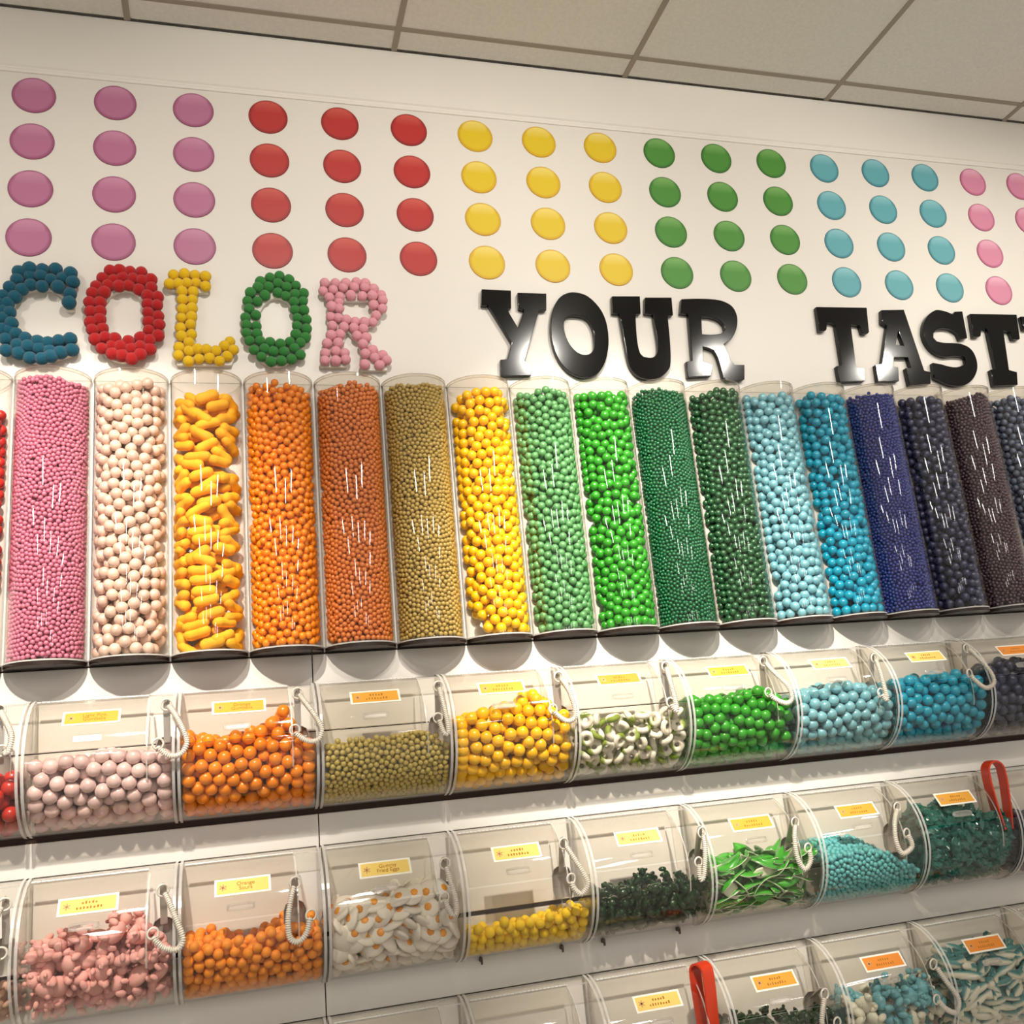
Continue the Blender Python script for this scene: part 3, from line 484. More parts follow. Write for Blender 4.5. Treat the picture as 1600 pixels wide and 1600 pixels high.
# ------------------------------------------------------------------ tall tubes
TB, TT = -7.56, -4.03; TP, TR = 0.8902, 0.434
ar = [math.pi * i / 28 for i in range(29)]
def arc_shell(m, r0, r1, z0, z1):
    o0 = [(-r1 * math.cos(a), -r1 * math.sin(a)) for a in ar]; i0 = [(-r0 * math.cos(a), -r0 * math.sin(a)) for a in ar]; k = len(ar)
    vs = [(x, y, z0) for x, y in o0] + [(x, y, z1) for x, y in o0] + [(x, y, z0) for x, y in i0] + [(x, y, z1) for x, y in i0]
    f = [(i, i + 1, k + i + 1, k + i) for i in range(k - 1)] + [(2 * k + i, 3 * k + i, 3 * k + i + 1, 2 * k + i + 1) for i in range(k - 1)]
    e = [(k + i, k + i + 1, 3 * k + i + 1, 3 * k + i) for i in range(k - 1)] + [(i, 2 * k + i, 2 * k + i + 1, i + 1) for i in range(k - 1)] + [(0, k, 3 * k, 2 * k), (k - 1, 3 * k - 1, 4 * k - 1, 2 * k - 1)]
    b = len(m.v); m.v += vs
    for q in f: m.f.append(tuple(i + b for i in q)); m.m.append(0)
    for q in e: m.f.append(tuple(i + b for i in q)); m.m.append(1)
def half_disc(m, r, z0, z1, mi=0):
    m.loft([[(-r * math.cos(a), -r * math.sin(a), z) for a in ar] for z in (z0, z1)], mi, True)
ms = MB(); arc_shell(ms, TR - 0.014, TR, 0.05, TT - TB); me_shell = ms.mesh('tube_shell', [M_TUBE, M_EDGE], 40)
ms = MB(); half_disc(ms, TR + 0.004, 0, 0.045); me_base = ms.mesh('base_cap', M_CAP, 40)
ms = MB(); half_disc(ms, TR - 0.016, 0.05, 0.066); me_floor = ms.mesh('tube_floor', M_EDGE, 40)
ms = MB(); arc_shell(ms, TR - 0.012, TR + 0.006, TT - TB - 0.035, TT - TB + 0.004); me_rim = ms.mesh('top_rim', [M_TUBE, M_EDGE], 40)
ms = MB(); arc_shell(ms, TR - 0.014, TR + 0.010, 0.045, 0.062); me_foot = ms.mesh('foot_rim', [M_EDGE, M_EDGE], 40)
ms = MB(); half_disc(ms, TR - 0.016, TT - TB - 0.012, TT - TB - 0.004); me_lid = ms.mesh('top_lid', M_ACR, 40)
# number: material, radius, way, top of fill below rim, words
S_, M_, L_ = 0.0288, 0.050, 0.068
TUBES = [(0, 'red', 0.066, 'large red balls', 'large red ball', 0.35), (1, 'pink', S_, 'tiny pink beads', None, 0.10), (2, 'pearl', 0.069, 'large pearly cream gumballs', 'pearly cream gumball', 0.10), (3, 'peanut', 0, 'orange-yellow peanut-shaped candies', 'orange-yellow peanut-shaped marshmallow candy', 0.28),
         (4, 'orange', 0.049, 'bright orange balls', 'bright orange ball', 0.12), (5, 'rust', 0.034, 'small rust-orange beads', None, 0.12), (6, 'gold', 0.031, 'small matte gold beads', None, 0.09), (7, 'yellow', L_, 'large yellow gumballs', 'large golden yellow gumball', 0.13),
         (8, 'sage', 0.054, 'medium sage green balls', 'matte sage green ball', 0.14), (9, 'green', 0.064, 'large bright green gumballs', 'large bright green gumball', 0.14), (10, 'emerald', 0.0275, 'tiny dark emerald beads', None, 0.13), (11, 'forest', 0.050, 'medium forest green balls', 'dark forest green ball', 0.10),
         (12, 'paleblue', 0.066, 'pearly pale blue gumballs', 'pearly pale blue gumball', 0.12), (13, 'blue', 0.068, 'large bright turquoise-blue gumballs', 'bright turquoise-blue gumball', 0.13), (14, 'royal', 0.0275, 'tiny royal blue beads', None, 0.12), (15, 'navy', 0.066, 'large dark navy gumballs', 'dark navy gumball', 0.12),
         (16, 'cocoa', 0.0285, 'tiny purplish brown beads', None, 0.13), (17, 'slate', 0.054, 'medium slate grey-blue balls', 'slate grey-blue ball', 0.14)]
def tube_pack(xc, r, gap, shell):
    Ri = TR - 0.02; zb, zt = TB + 0.07, TT - gap
    s = min(shell, Ri - r)
    area = 0.5 * math.pi * ((Ri) ** 2 - max(Ri - s - 2 * r, 0) ** 2) - 0.02
    nb = int(0.60 * area * (zt - zb) / (4 / 3 * math.pi * r ** 3))
    a = rng.uniform(0.05, math.pi - 0.05, nb); q = Ri - r - s * (1 - np.sqrt(rng.uniform(0.2, 1, nb)))
    P = np.stack([-q * np.cos(a), -q * np.sin(a), rng.uniform(zb + r, zt - r, nb)], 1)
    ph = rng.uniform(0, 6.28)
    def clamp(P):
        q = np.hypot(P[:, 0], P[:, 1]) + 1e-9
        t = np.clip(q, Ri - r - s, Ri - r); P[:, :2] *= (t / q)[:, None]
        P[:, 1] = np.minimum(P[:, 1], -r - 0.004)
        top = zt - r + 0.03 * np.sin(7 * P[:, 0] + ph) + 0.5 * r * np.sin(23 * P[:, 0] + 31 * P[:, 1] + ph)
        P[:, 2] = np.clip(P[:, 2], zb + r, top); return P
    P = relax(clamp(P), r, clamp, 2, 54)
    return P + np.array([xc, 0, 0])
def thirds(P, axis, names):
    a, b = P[:, axis].min(), P[:, axis].max(); k = np.clip(((P[:, axis] - a) / (b - a + 1e-9) * 3).astype(int), 0, 2); return [names[i] for i in k]
def split_pile(name, P, r, mat, words, piece, place, cap=200, axis=2, names=('lower third', 'middle third', 'upper third'), minpx=7):
    """balls that show become things of their own (those that show most), deeper and hidden ones one mass"""
    vis = visible(P, r)
    o = np.argsort(-vis); pick = [i for i in o[:cap] if vis[i] >= minpx]; s = set(pick)
    me = ball_mesh(name, r, mat, 3)
    if pick:
        th = thirds(P[pick], axis, names)
        scatter(name, [(me, [])], P[pick], [f'{piece}, {t} of {place}' for t in th], f'{words} in {place}')
    rest = [i for i in range(len(P)) if i not in s]
    if rest:
        vis_pts = P[np.where(vis > 0)[0]]
        keep = [i for i in rest if vis[i] > 0 or (len(vis_pts) and np.min(((vis_pts - P[i]) ** 2).sum(1)) < (3.2 * r) ** 2)]
        if keep:
            tag(link(name + '_pile', spheres_mesh(name + '_pile', P[keep], r, mat, 3 if r > 0.045 else 2)), f'deeper layers of {words} in {place}', 'candy', kind='stuff')
def matrix_euler(ta, tilt, roll): return (Matrix.Rotation(ta, 3, 'Z') @ Matrix.Rotation(tilt, 3, 'Y') @ Matrix.Rotation(roll, 3, 'X')).to_euler()
def peanut_mesh(mat, seed):
    rr = random.Random(seed); m = MB(); rings = []; L = rr.uniform(0.14, 0.165); k = 14
    for i in range(15):
        t = -1 + 2 * i / 14; w = (1 - abs(t) ** 4) ** 0.5 if abs(t) < 1 else 0
        w = max(w, 0.38) * (0.82 + 0.22 * abs(t) ** 1.1) * (1 + 0.035 * math.sin(i * 2.1))
        rings.append([(t * L, 0.078 * w * math.cos(q) * (1 + 0.05 * math.cos(6 * q)), 0.070 * w * math.sin(q) * (1 + 0.05 * math.cos(6 * q)) + 0.012 * t * t) for q in (2 * math.pi * j / k for j in range(k))])
    m.loft(rings, 0, True); return m.mesh('peanut_candy', mat, 60)
NAME = {'pearl': 'cream_pearl', 'palepink': 'pink_pearl', 'sage': 'sage_green', 'forest': 'forest_green', 'paleblue': 'pale_blue_pearl', 'blue': 'turquoise', 'slate': 'slate_blue', 'sourorange': 'orange', 'lemon': 'yellow'}
NAME = {k: NAME.get(k, k) for k in C_}
for i, ck, r, words, piece, gap in TUBES:
    xc = -0.1037 + (i - 0.5) * TP
    root = empty('candy_tube', W(xc, 0, TB))
    pos = {0: ', cut off by the left picture edge', 17: ', at the right picture edge'}.get(i, '')
    tag(root, f'tall clear half-round tube filled with {words}{pos}', 'candy tube', 'row of tall candy tubes')
    link('tube_shell', me_shell, root); link('base_cap', me_base, root); link('tube_floor', me_floor, root); link('top_rim', me_rim, root); link('foot_rim', me_foot, root); link('top_lid', me_lid, root)
    place = f'the tall tube of {words}'.replace('large ', '').replace('medium ', '')
    if ck == 'peanut':
        protos = [(peanut_mesh(C_['peanut'], s), []) for s in range(6)]; P = []; E = []
        z = TB + 0.13
        while z < TT - gap - 0.05:
            a = rng.uniform(0.10, 0.75)
            while a < math.pi - 0.08:
                zz = z + rng.uniform(-0.05, 0.05); q = 0.330; x = -q * math.cos(a); y = -q * math.sin(a)
                P.append((xc + x, min(y, -0.085), zz)); E.append(matrix_euler(math.atan2(math.cos(a), -math.sin(a)) if False else math.atan2(-math.cos(a), math.sin(a)), rng.normal(0, 0.46), rng.uniform(-3, 3)))
                a += rng.uniform(0.86, 1.10)
            for b in (0.8, 2.2):
                P.append((xc - 0.16 * math.cos(b + rng.uniform(-.3, .3)), -0.17 * math.sin(b) - 0.02, z + rng.uniform(-0.05, 0.05))); E.append(matrix_euler(rng.uniform(-0.5, 0.5), rng.normal(0, 0.3), 0))
            z += 0.122
        scatter('peanut_candy', protos, P, [f'{piece}, {t} of its tall tube' for t in thirds(np.array(P), 2, ('lower third', 'middle third', 'upper third'))], f'{words} in a tall tube', E)
    elif piece is None:
        P = tube_pack(xc, r, gap, 0.15)
        tag(link('candy_beads', spheres_mesh('candy_beads', P, r, C_[ck], 2)), f'mass of {words} filling one tall tube', 'candy', kind='stuff')
    else:
        P = tube_pack(xc, r, gap, 0.26 if r < 0.06 else 0.33)
        split_pile(NAME[ck] + ('_gumball' if r > 0.06 else '_candy_ball'), P, r, C_[ck], words, piece, place)

# ------------------------------------------------------------------ bins
BX, BP, BH, BD = 0.235, 1.535, 0.72, 0.70
ROWTOP = (-7.93, -9.80, -11.62); BW = 1.511
def prof(a, d=0.0):
    a = math.radians(a); return (-(BD + d) * math.cos(a), BH + (BH + d) * math.sin(a))
def frame(a, d=0.0):
    """point, up-tangent and outward normal on the bin's curved front"""
    y, z = prof(a, d); q = math.radians(a); t = Vector((0, BD * math.sin(q), BH * math.cos(q))).normalized(); nn = Vector((0, -t.z, t.y))
    return Vector((0, y, z)), t, nn
def shell_part(a0, a1, x0, x1, d0, d1, mats=None):
    m = MB(); k = max(3, int(abs(a1 - a0) / 6) + 1); A = [a0 + (a1 - a0) * i / (k - 1) for i in range(k)]
    vs = []
    for x in (x0, x1):
        vs += [(x, *prof(a, d1)) for a in A] + [(x, *prof(a, d0)) for a in A]
    f = [(i, i + 1, 2 * k + i + 1, 2 * k + i) for i in range(k - 1)] + [(k + i, 3 * k + i, 3 * k + i + 1, k + i + 1) for i in range(k - 1)]
    e = [(i, k + i, k + i + 1, i + 1) for i in range(k - 1)] + [(2 * k + i, 2 * k + i + 1, 3 * k + i + 1, 3 * k + i) for i in range(k - 1)] + [(0, 2 * k, 3 * k, k), (k - 1, 2 * k - 1, 4 * k - 1, 3 * k - 1)]
    m.v = vs; m.f = f + e; m.m = [0] * len(f) + [1] * len(e)
    return m
PA, PE = [M_ACR, M_EDGE], None
sp_ = MB(); A = [90 - 180 * i / 36 for i in range(37)]; D_ = [prof(a, 0.012) for a in A]
k = len(D_); sp_.v = [(0, y, z) for y, z in D_] + [(0.03, y, z) for y, z in D_]
sp_.f = [tuple(range(k)), tuple(range(2 * k - 1, k - 1, -1))] + [(i, k + i, k + i + 1, i + 1) for i in range(k - 1)] + [(k - 1, 2 * k - 1, k, 0)]
sp_.m = [0, 0] + [1] * (k - 1) + [0]
ME_SIDE = sp_.mesh('side_panel', PA)
ME_FRONT = shell_part(9, -90, 0.03, BW - 0.03, -0.02, 0).mesh('front_shell', PA, 30)
ME_TOP = shell_part(90, 73, 0.03, BW - 0.03, -0.02, 0).mesh('top_plate', PA, 30)
ME_LID = shell_part(72, 11, 0.035, 1.205, -0.010, 0.008).mesh('lid', PA, 30)
dv = MB(); poly = [prof(a, -0.03) for a in range(72, -21, -4)] + [(-0.34, 0.42), (-0.30, 1.22)]; k = len(poly)
dv.v = [(1.215, y, z) for y, z in poly] + [(1.232, y, z) for y, z in poly]; dv.f = [tuple(range(k)), tuple(range(2 * k - 1, k - 1, -1))] + [(i, k + i, k + (i + 1) % k, (i + 1) % k) for i in range(k)]; dv.m = [0, 0] + [1] * k
ME_DIV = dv.mesh('divider', PA)
hg = MB(); p_, t_, n_ = frame(72.5, 0.008)
for i in range(24):
    x = 0.05 + i * 0.0485; hg.tube([(x, p_.y, p_.z), (x + 0.044, p_.y, p_.z)], 0.013, 8)
ME_HINGE = hg.mesh('hinge', M_EDGE, 40)
hd = MB(); p_, t_, n_ = frame(19.5, 0.03); pts = []
for i in range(24):
    q = 2 * math.pi * i / 24; x = 0.135 * math.copysign(min(abs(math.cos(q)) * 1.5, 1), math.cos(q)); h = 0.030 * math.sin(q)
    v = p_ + t_ * h; pts.append((0.63 + x, v.y, v.z))
pts.append(pts[0]); hd.tube(pts, 0.013, 8, cap=False)
q_ = [(0.63 + x, *(p_ + t_ * h - n_ * 0.012)[1:]) for x, h in ((-0.14, -0.03), (0.14, -0.03), (0.14, 0.03), (-0.14, 0.03))]; q2 = [(a, b - n_.y * -0.010, c - n_.z * -0.010) for a, b, c in q_]
hd.add(q_ + q2, [(0, 1, 2, 3), (7, 6, 5, 4), (0, 4, 5, 1), (1, 5, 6, 2), (2, 6, 7, 3), (3, 7, 4, 0)])
ME_HANDLE = hd.mesh('lid_handle', M_HANDLE, 40)
br = MB(); br.box((-0.012, -0.10, -0.045), (0.012, -0.004, 0.002)); br.box((-0.012, -0.10, -0.07), (0.012, -0.085, -0.02)); ME_BRACKET = br.mesh('bracket', M_DARKSTEEL)
cd = MB(); cd.box((-0.292, -0.098, 0), (0.292, 0.098, 0.006)); ME_CARD = cd.mesh('label_card', M_CARD)
cp = MB(); cp.box((-0.268, -0.076, 0.006), (0.268, 0.076, 0.008)); ME_PRINT = {kk: cp.mesh('printed_panel', mm) for kk, mm in CARD.items()}
lg = MB()
for q in range(3):
    a = math.pi * q / 3 + 0.4; dx, dy = math.cos(a) * 0.04, math.sin(a) * 0.04; px, py = -dy * 0.18, dx * 0.18
    lg.add([(-0.205 - dx - px, -dy - py, 0.0083), (-0.205 + dx - px, dy - py, 0.0083), (-0.205 + dx + px, dy + py, 0.0083), (-0.205 - dx + px, -dy + py, 0.0083)], [(0, 1, 2, 3)])
ME_LOGO = lg.mesh('printed_mark', M_INK2)
def smudge_mesh():
    m = MB()
    for yy, n0 in ((0.026, 5), (-0.030, 8)):
        x = 0.02 - n0 * 0.0165
        for i in range(n0):
            w = random.uniform(0.016, 0.026); h = random.uniform(0.020, 0.034)
            m.add([(x, yy - 0.014, 0.0083), (x + w * .8, yy - 0.014, 0.0083), (x + w * .8, yy - 0.014 + h, 0.0083), (x, yy - 0.014 + h, 0.0083)], [(0, 1, 2, 3)]); x += 0.033
    return m.mesh('lettering', M_INK)
def make_bin(row, k, words, card, text=None, label=None, ca=37.0):
    x0 = BX + BP * k + 0.012; root = empty('candy_bin', W(x0, 0, ROWTOP[row] - 2 * BH))
    tag(root, label, 'candy bin', ('upper', 'middle', 'lowest')[row] + ' row of clear candy bins')
    link('side_panel', ME_SIDE, root); o = link('side_panel', ME_SIDE, root); o.location.x = (BW - 0.03) * U
    link('front_shell', ME_FRONT, root); link('top_plate', ME_TOP, root); link('divider', ME_DIV, root); link('hinge', ME_HINGE, root)
    lid = link('lid', ME_LID, root); link('lid_handle', ME_HANDLE, lid)
    for x in ((0.25, 1.25) if row == 1 and k in (3, 4) else ()):
        b = link('bracket', ME_BRACKET, root); b.location.x = x * U
    if card:
        p, t, nn = frame(ca, 0.012)
        mm = Matrix(((1, 0, 0, 0.655 * U), (0, t.y, nn.y, p.y * U), (0, t.z, nn.z, p.z * U), (0, 0, 0, 1)))
        c = link('label_card', ME_CARD, root); c.matrix_local = mm
        link('printed_panel', ME_PRINT[card], c); link('printed_mark', ME_LOGO, c)
        if text:
            tm = text_mesh('lettering', text, 0.062, M_INK); l = link('lettering', tm, c); l.location = (0.03 * U, 0, 0.0086 * U)
        else: link('lettering', smudge_mesh(), c)
    return x0, ROWTOP[row] - 2 * BH
def bin_pack(x0, z0, r, H, phi=0.58, back=0.0, iters=60, noise_=0.5):
    """fill below the line H = [(x fraction, height)...]; back = rise per unit towards the wall"""
    hx = [h[0] * BW for h in H]; hz = [h[1] for h in H]
    ry, rz = BD - 0.025 - r, BH - 0.025 - r; ph = rng.uniform(0, 6)
    def top(P): return np.interp(P[:, 0], hx, hz) + back * (0.35 + P[:, 1]) + noise_ * r * np.sin(P[:, 0] / r * 1.3 + ph) * np.cos(P[:, 1] / r * 1.1 + ph)
    def clamp(P):
        u = P[:, 1] / ry; v = (P[:, 2] - BH) / rz; q = np.sqrt(u * u + v * v) + 1e-9; s = np.minimum(1, 1 / q)
        P[:, 1] *= s; P[:, 2] = BH + (P[:, 2] - BH) * s
        P[:, 1] = np.minimum(P[:, 1], -r - 0.01); P[:, 0] = np.clip(P[:, 0], 0.036 + r, BW - 0.036 - r)
        low = BH - rz * np.sqrt(np.clip(1 - (P[:, 1] / ry) ** 2, 0, 1))
        P[:, 2] = np.maximum(np.minimum(P[:, 2], top(P) - r), low); return P
    c = np.stack([rng.uniform(0.04, BW - 0.04, 60000), rng.uniform(-BD, 0, 60000), rng.uniform(0, 1.4, 60000)], 1)
    ins = ((c[:, 1] / (BD - 0.02)) ** 2 + ((c[:, 2] - BH) / (BH - 0.02)) ** 2 < 1) & (c[:, 2] < top(c))
    vol = ins.mean() * (BW - 0.08) * BD * 1.4
    nb = int(phi * vol / (4 / 3 * math.pi * r ** 3)); c = c[ins][:nb]
    return relax(clamp(c), r, clamp, 0, iters) + np.array([x0, 0, z0])

# candy shapes for the bins
def blob_mesh(name, parts, mat, jig=0.0):
    bm = bmesh.new()
    for (cx, cy, cz, rx, ry, rz) in parts:
        s = bmesh.ops.create_icosphere(bm, subdivisions=2, radius=1.0)
        for v in s['verts']: v.co = Vector((cx + v.co.x * rx, cy + v.co.y * ry, cz + v.co.z * rz)) * U
    for f in bm.faces: f.smooth = True
    me = bpy.data.meshes.new(name); bm.to_mesh(me); bm.free(); me.materials.append(mat); return me
def bear_parts(s): return [(0, 0, 0, .062 * s, .045 * s, .078 * s), (0, -.01 * s, .098 * s, .048 * s, .042 * s, .044 * s), (-.036 * s, 0, .136 * s, .017 * s, .014 * s, .019 * s), (.036 * s, 0, .136 * s, .017 * s, .014 * s, .019 * s),
                           (-.062 * s, -.03 * s, .03 * s, .022 * s, .036 * s, .022 * s), (.062 * s, -.03 * s, .03 * s, .022 * s, .036 * s, .022 * s), (-.045 * s, -.035 * s, -.07 * s, .028 * s, .045 * s, .027 * s), (.045 * s, -.035 * s, -.07 * s, .028 * s, .045 * s, .027 * s), (0, -.05 * s, .09 * s, .022 * s, .02 * s, .017 * s)]
def egg_meshes():
    out = []
    for s in range(3):
        rr = random.Random(s); bm = bmesh.new(); bmesh.ops.create_icosphere(bm, subdivisions=3, radius=1.0)
        for v in bm.verts:
            a = math.atan2(v.co.y, v.co.x); q = 1 + 0.10 * math.sin(2 * a + s * 2) + 0.05 * math.sin(3 * a + s)
            v.co = Vector((v.co.x * .140 * q, v.co.y * .115 * q, v.co.z * .044)) * U
        for f in bm.faces: f.smooth = True
        me = bpy.data.meshes.new('fried_egg_candy'); bm.to_mesh(me); bm.free(); me.materials.append(C_['white'])
        ym = blob_mesh('yolk', [(0.01, 0, 0.030, .050, .048, .024)], C_['yolk']); out.append((me, [('yolk', ym)]))
    return out
def leaf_mesh(seed, L=0.21, Wd=0.07):
    rr = random.Random(seed); m = MB(); nx, ny = 11, 5; b1, b2, tw = rr.uniform(-.8, .8), rr.uniform(.1, .6), rr.uniform(-.6, .6); vs = []
    for side in (1, -1):
        for i in range(nx):
            t = -1 + 2 * i / (nx - 1); w = Wd * (1 - abs(t) ** 2.2) ** 0.6 * (1 + 0.2 * math.sin(3 * t + seed)) + 0.008
            for j in range(ny):
                s = -1 + 2 * j / (ny - 1); z = 0.10 * b1 * t * t - 0.04 * b2 * s * s + tw * 0.04 * t * s + side * 0.012 * (1 - 0.7 * s * s)
                vs.append((t * L, s * w, z))
    f = []; K = nx * ny
    for i in range(nx - 1):
        for j in range(ny - 1):
            a = i * ny + j; f += [(a, a + ny, a + ny + 1, a + 1), (K + a, K + a + 1, K + a + ny + 1, K + a + ny)]
    for i in range(nx - 1):
        for j in (0, ny - 1):
            a = i * ny + j; f.append((a, K + a, K + a + ny, a + ny))
    for j in range(ny - 1):
        for i in (0, nx - 1):
            a = i * ny + j; f.append((a, a + 1, K + a + 1, K + a))
    mats = [M_LG, M_LW]; m.add(vs, f); 
    m.m = [0 if (q < 2 * (nx - 1) * (ny - 1) and q % 2 == 0) else 1 for q in range(len(f))]
    return m.mesh('leaf_gummy', mats, True)
M_LG = candy('leafgreen', (66, 164, 44), rough=0.3); M_LW = candy('leafwhite', (228, 230, 204), rough=0.6, coat=0)
def wrap_mesh(seed):
    rr = random.Random(seed); m = MB(); rings = []
    for i in range(13):
        t = -1 + 2 * i / 12; w = 0.075 * (1 - min(abs(t) / 0.66, 1) ** 3) ** 0.5 if abs(t) < 0.6 else 0.016 + 0.16 * max(abs(t) - 0.66, 0) * 1.1
        rings.append([(t * 0.24, w * math.cos(q) * rr.uniform(.75, 1.25), w * (0.8 if abs(t) < .6 else .35) * math.sin(q) * rr.uniform(.7, 1.3)) for q in (2 * math.pi * j / 12 for j in range(12))])
    rings = [[(x * .75, y * .9, z * .9) for x, y, z in r] for r in rings]; m.loft(rings, 0, True); return m.mesh('wrapped_candy', C_['tealwrap'], False)
def fish_mesh(seed):
    m = MB(); rr = random.Random(seed); b = rr.uniform(-.6, .6)
    R_ = [(-.24, .02, .05), (-.20, .018, .075), (-.15, .02, .03), (-.08, .04, .05), (0, .055, .062), (.08, .055, .06), (.15, .042, .045), (.20, .022, .022), (.215, .008, .008)]
    m.loft([[(x, w * math.cos(q) + b * x * x, h * math.sin(q)) for q in (2 * math.pi * j / 12 for j in range(12))] for x, w, h in R_], 0, True)
    m.loft([[(-.04, -.01, .04), (.06, -.01, .04), (.06, .01, .04), (-.04, .01, .04)], [(-.06, -.004, .12), (-.03, -.004, .12), (-.03, .004, .12), (-.06, .004, .12)]], 0, True)
    return m.mesh('shark_gummy', M_FISH, 50)
ringm = MB(); ringm.torus((0, 0, 0), 0.066, 0.036, (0, 0, 1), 18, 10); ME_RINGC = ringm.mesh('gummy_ring', M_RING, True)

def keep_inside(me, p, e, x0, z0):
    """moves a piece so that every corner of it lies inside the bin"""
    co = np.empty(len(me.vertices) * 3); me.vertices.foreach_get('co', co); co = co.reshape(-1, 3) / U @ np.array(e.to_matrix()).T
    p = np.array(p) - np.array([x0, 0, z0])
    for _ in range(4):
        v = co + p
        p[0] += max(0.04 - v[:, 0].min(), 0) - max(v[:, 0].max() - (BW - 0.04), 0)
        p[1] -= max(v[:, 1].max() + 0.01, 0)
        v = co + p; u = v[:, 1] / (BD - 0.03); w = (v[:, 2] - BH) / (BH - 0.03); q = np.hypot(u, w); i = q.argmax()
        if q[i] > 1: p[1] -= v[i, 1] * (1 - 1 / q[i]); p[2] -= (v[i, 2] - BH) * (1 - 1 / q[i])
    return p + np.array([x0, 0, z0])
def spheres_bin(x0, z0, ck, r, H, words, piece, place, back=0.0, phi=0.58, nm='gumball'):
    P = bin_pack(x0, z0, r, H, phi, back); split_pile(NAME[ck] + '_' + nm, P, r, C_[ck], words, piece, place, 100, 0, ('left third', 'middle', 'right third'))
def shapes_bin(x0, z0, name, protos, r, H, words, piece, place, back=0.0, phi=0.6, flat=None):
    P = bin_pack(x0, z0, r, H, phi, back); vis = visible(P, r * 0.9)
    P = P[vis > 3]
    from mathutils import Euler
    E = [rand_rot() if flat is None or (flat == 'front' and i % 2) else Euler((1.2 + rng.normal(0, 0.45), rng.normal(0, 0.5), rng.normal(0, 0.5))) if flat == 'front' else Euler((rng.normal(0, flat), rng.normal(0, flat * 0.7), rng.normal(0, 0.6) + (math.pi if rng.random() < 0.5 else 0))) for i, _ in enumerate(P)]
    P = np.array([keep_inside(protos[i % len(protos)][0], p, E[i], x0, z0) for i, p in enumerate(P)])
    scatter(name, protos, P, [f'{piece}, {t} of {place}' for t in thirds(P, 0, ('left third', 'middle', 'right third'))], f'{words} in {place}', E)

def beads_bin(x0, z0, ck, r, H, words, back=0.0):
    P = bin_pack(x0, z0, r, H, 0.60, back, 54)
    y, z = P[:, 1], P[:, 2] - z0; q = np.sqrt((y / BD) ** 2 + ((z - BH) / BH) ** 2)
    top = np.interp(P[:, 0] - x0, [h[0] * BW for h in H], [h[1] for h in H]) + back * (0.35 + y)
    P = P[(q > 1 - 0.17) | (z > top - 0.13)]
    tag(link('candy_beads', spheres_mesh('candy_beads', P, r, C_[ck], 2)), f'heap of {words}', 'candy', kind='stuff')

B1 = [(-1, 'red', .082, [(0, .7), (1, .7)], 'shiny red gumballs', 'shiny red gumball', None, None, 'clear bin of red gumballs, upper row, cut by the left picture edge'),
      (0, 'palepink', .080, [(0, .78), (.35, .82), (.6, .86), (.8, .80), (1, .68)], 'pale pink pearl gumballs', 'pale pink pearl gumball', 'amber', 'Light Pink\nGumballs', 'clear bin of pale pink pearl gumballs in the upper row'),
      (1, 'orange', .074, [(0, .98), (.3, .88), (.6, .98), (.76, 1.16), (.84, .85), (1, .66)], 'shiny orange gumballs', 'shiny orange gumball', 'amber', 'Orange\nGumballs', 'clear bin of shiny orange gumballs in the upper row'),
      (2, 'olive', .034, [(0, .70), (.5, .72), (.75, .78), (1, .56)], 'small olive-gold beads', None, 'amber', None, 'clear bin of small olive-gold beads in the upper row'),
      (3, 'yellow', .076, [(0, .86), (.3, .98), (.55, 1.02), (.75, 1.22), (.85, .9), (1, .78)], 'large yellow gumballs', 'large yellow gumball', 'amber', None, 'clear bin of large yellow gumballs in the upper row'),
      (4, 'rings', .088, [(0, .74), (.5, .76), (1, .72)], 'green and white gummy rings', 'green and white gummy ring', 'orange', None, 'clear bin of green and white gummy rings in the upper row'),
      (5, 'green', .074, [(0, .92), (.4, .9), (.7, .98), (1, .72)], 'bright green gumballs', 'bright green gumball', 'amber', None, 'clear bin of bright green gumballs in the upper row'),
      (6, 'paleblue', .076, [(0, .84), (.4, .94), (.6, .96), (1, .76)], 'pale blue pearl gumballs', 'pale blue pearl gumball', 'lemon', None, 'clear bin of pale blue pearl gumballs in the upper row'),
      (7, 'blue', .076, [(0, .90), (.5, .98), (.7, 1.0), (1, .80)], 'turquoise-blue gumballs', 'turquoise-blue gumball', 'lemon', None, 'clear bin of turquoise-blue gumballs in the upper row'),
      (8, 'navy', .076, [(0, 1.0), (.5, 1.12), (1, .9)], 'dark navy gumballs', 'dark navy gumball', 'orange', None, 'clear bin of dark navy gumballs, upper row, at the right picture edge')]
for k, ck, r, H, words, piece, card, text, lab in B1:
    x0, z0 = make_bin(0, k, words, card, text, lab, 40.0)
    if ck == 'rings': shapes_bin(x0, z0, 'gummy_ring', [(ME_RINGC, [])], r, H, words, piece, 'its upper-row bin')
    elif piece is None: beads_bin(x0, z0, ck, r, H, words + ' in an upper-row bin')
    else: spheres_bin(x0, z0, ck, r, H, words, piece, 'its upper-row bin')
BEARP = [(blob_mesh('piglet_gummy', bear_parts(s), C_['piglet']), []) for s in (1.45, 1.6, 1.3)]
BEARG = [(blob_mesh('dark_green_gummy', bear_parts(s), C_['darkgreen']), []) for s in (1.25, 1.1)]
BEART = [(blob_mesh('tan_gummy', bear_parts(s), C_['tan']), []) for s in (1.4, 1.2)]
BEARB = [(blob_mesh('blue_gummy', bear_parts(1.55), C_['bluegummy']), []), (blob_mesh('cream_gummy', bear_parts(1.5), C_['creamgummy']), [])]
EGGS = egg_meshes(); LEAVES = [(leaf_mesh(s), []) for s in range(8)]; WRAPS = [(wrap_mesh(s), []) for s in range(6)]; FISH = [(fish_mesh(s), []) for s in range(4)]
mid = 'its middle-row bin'
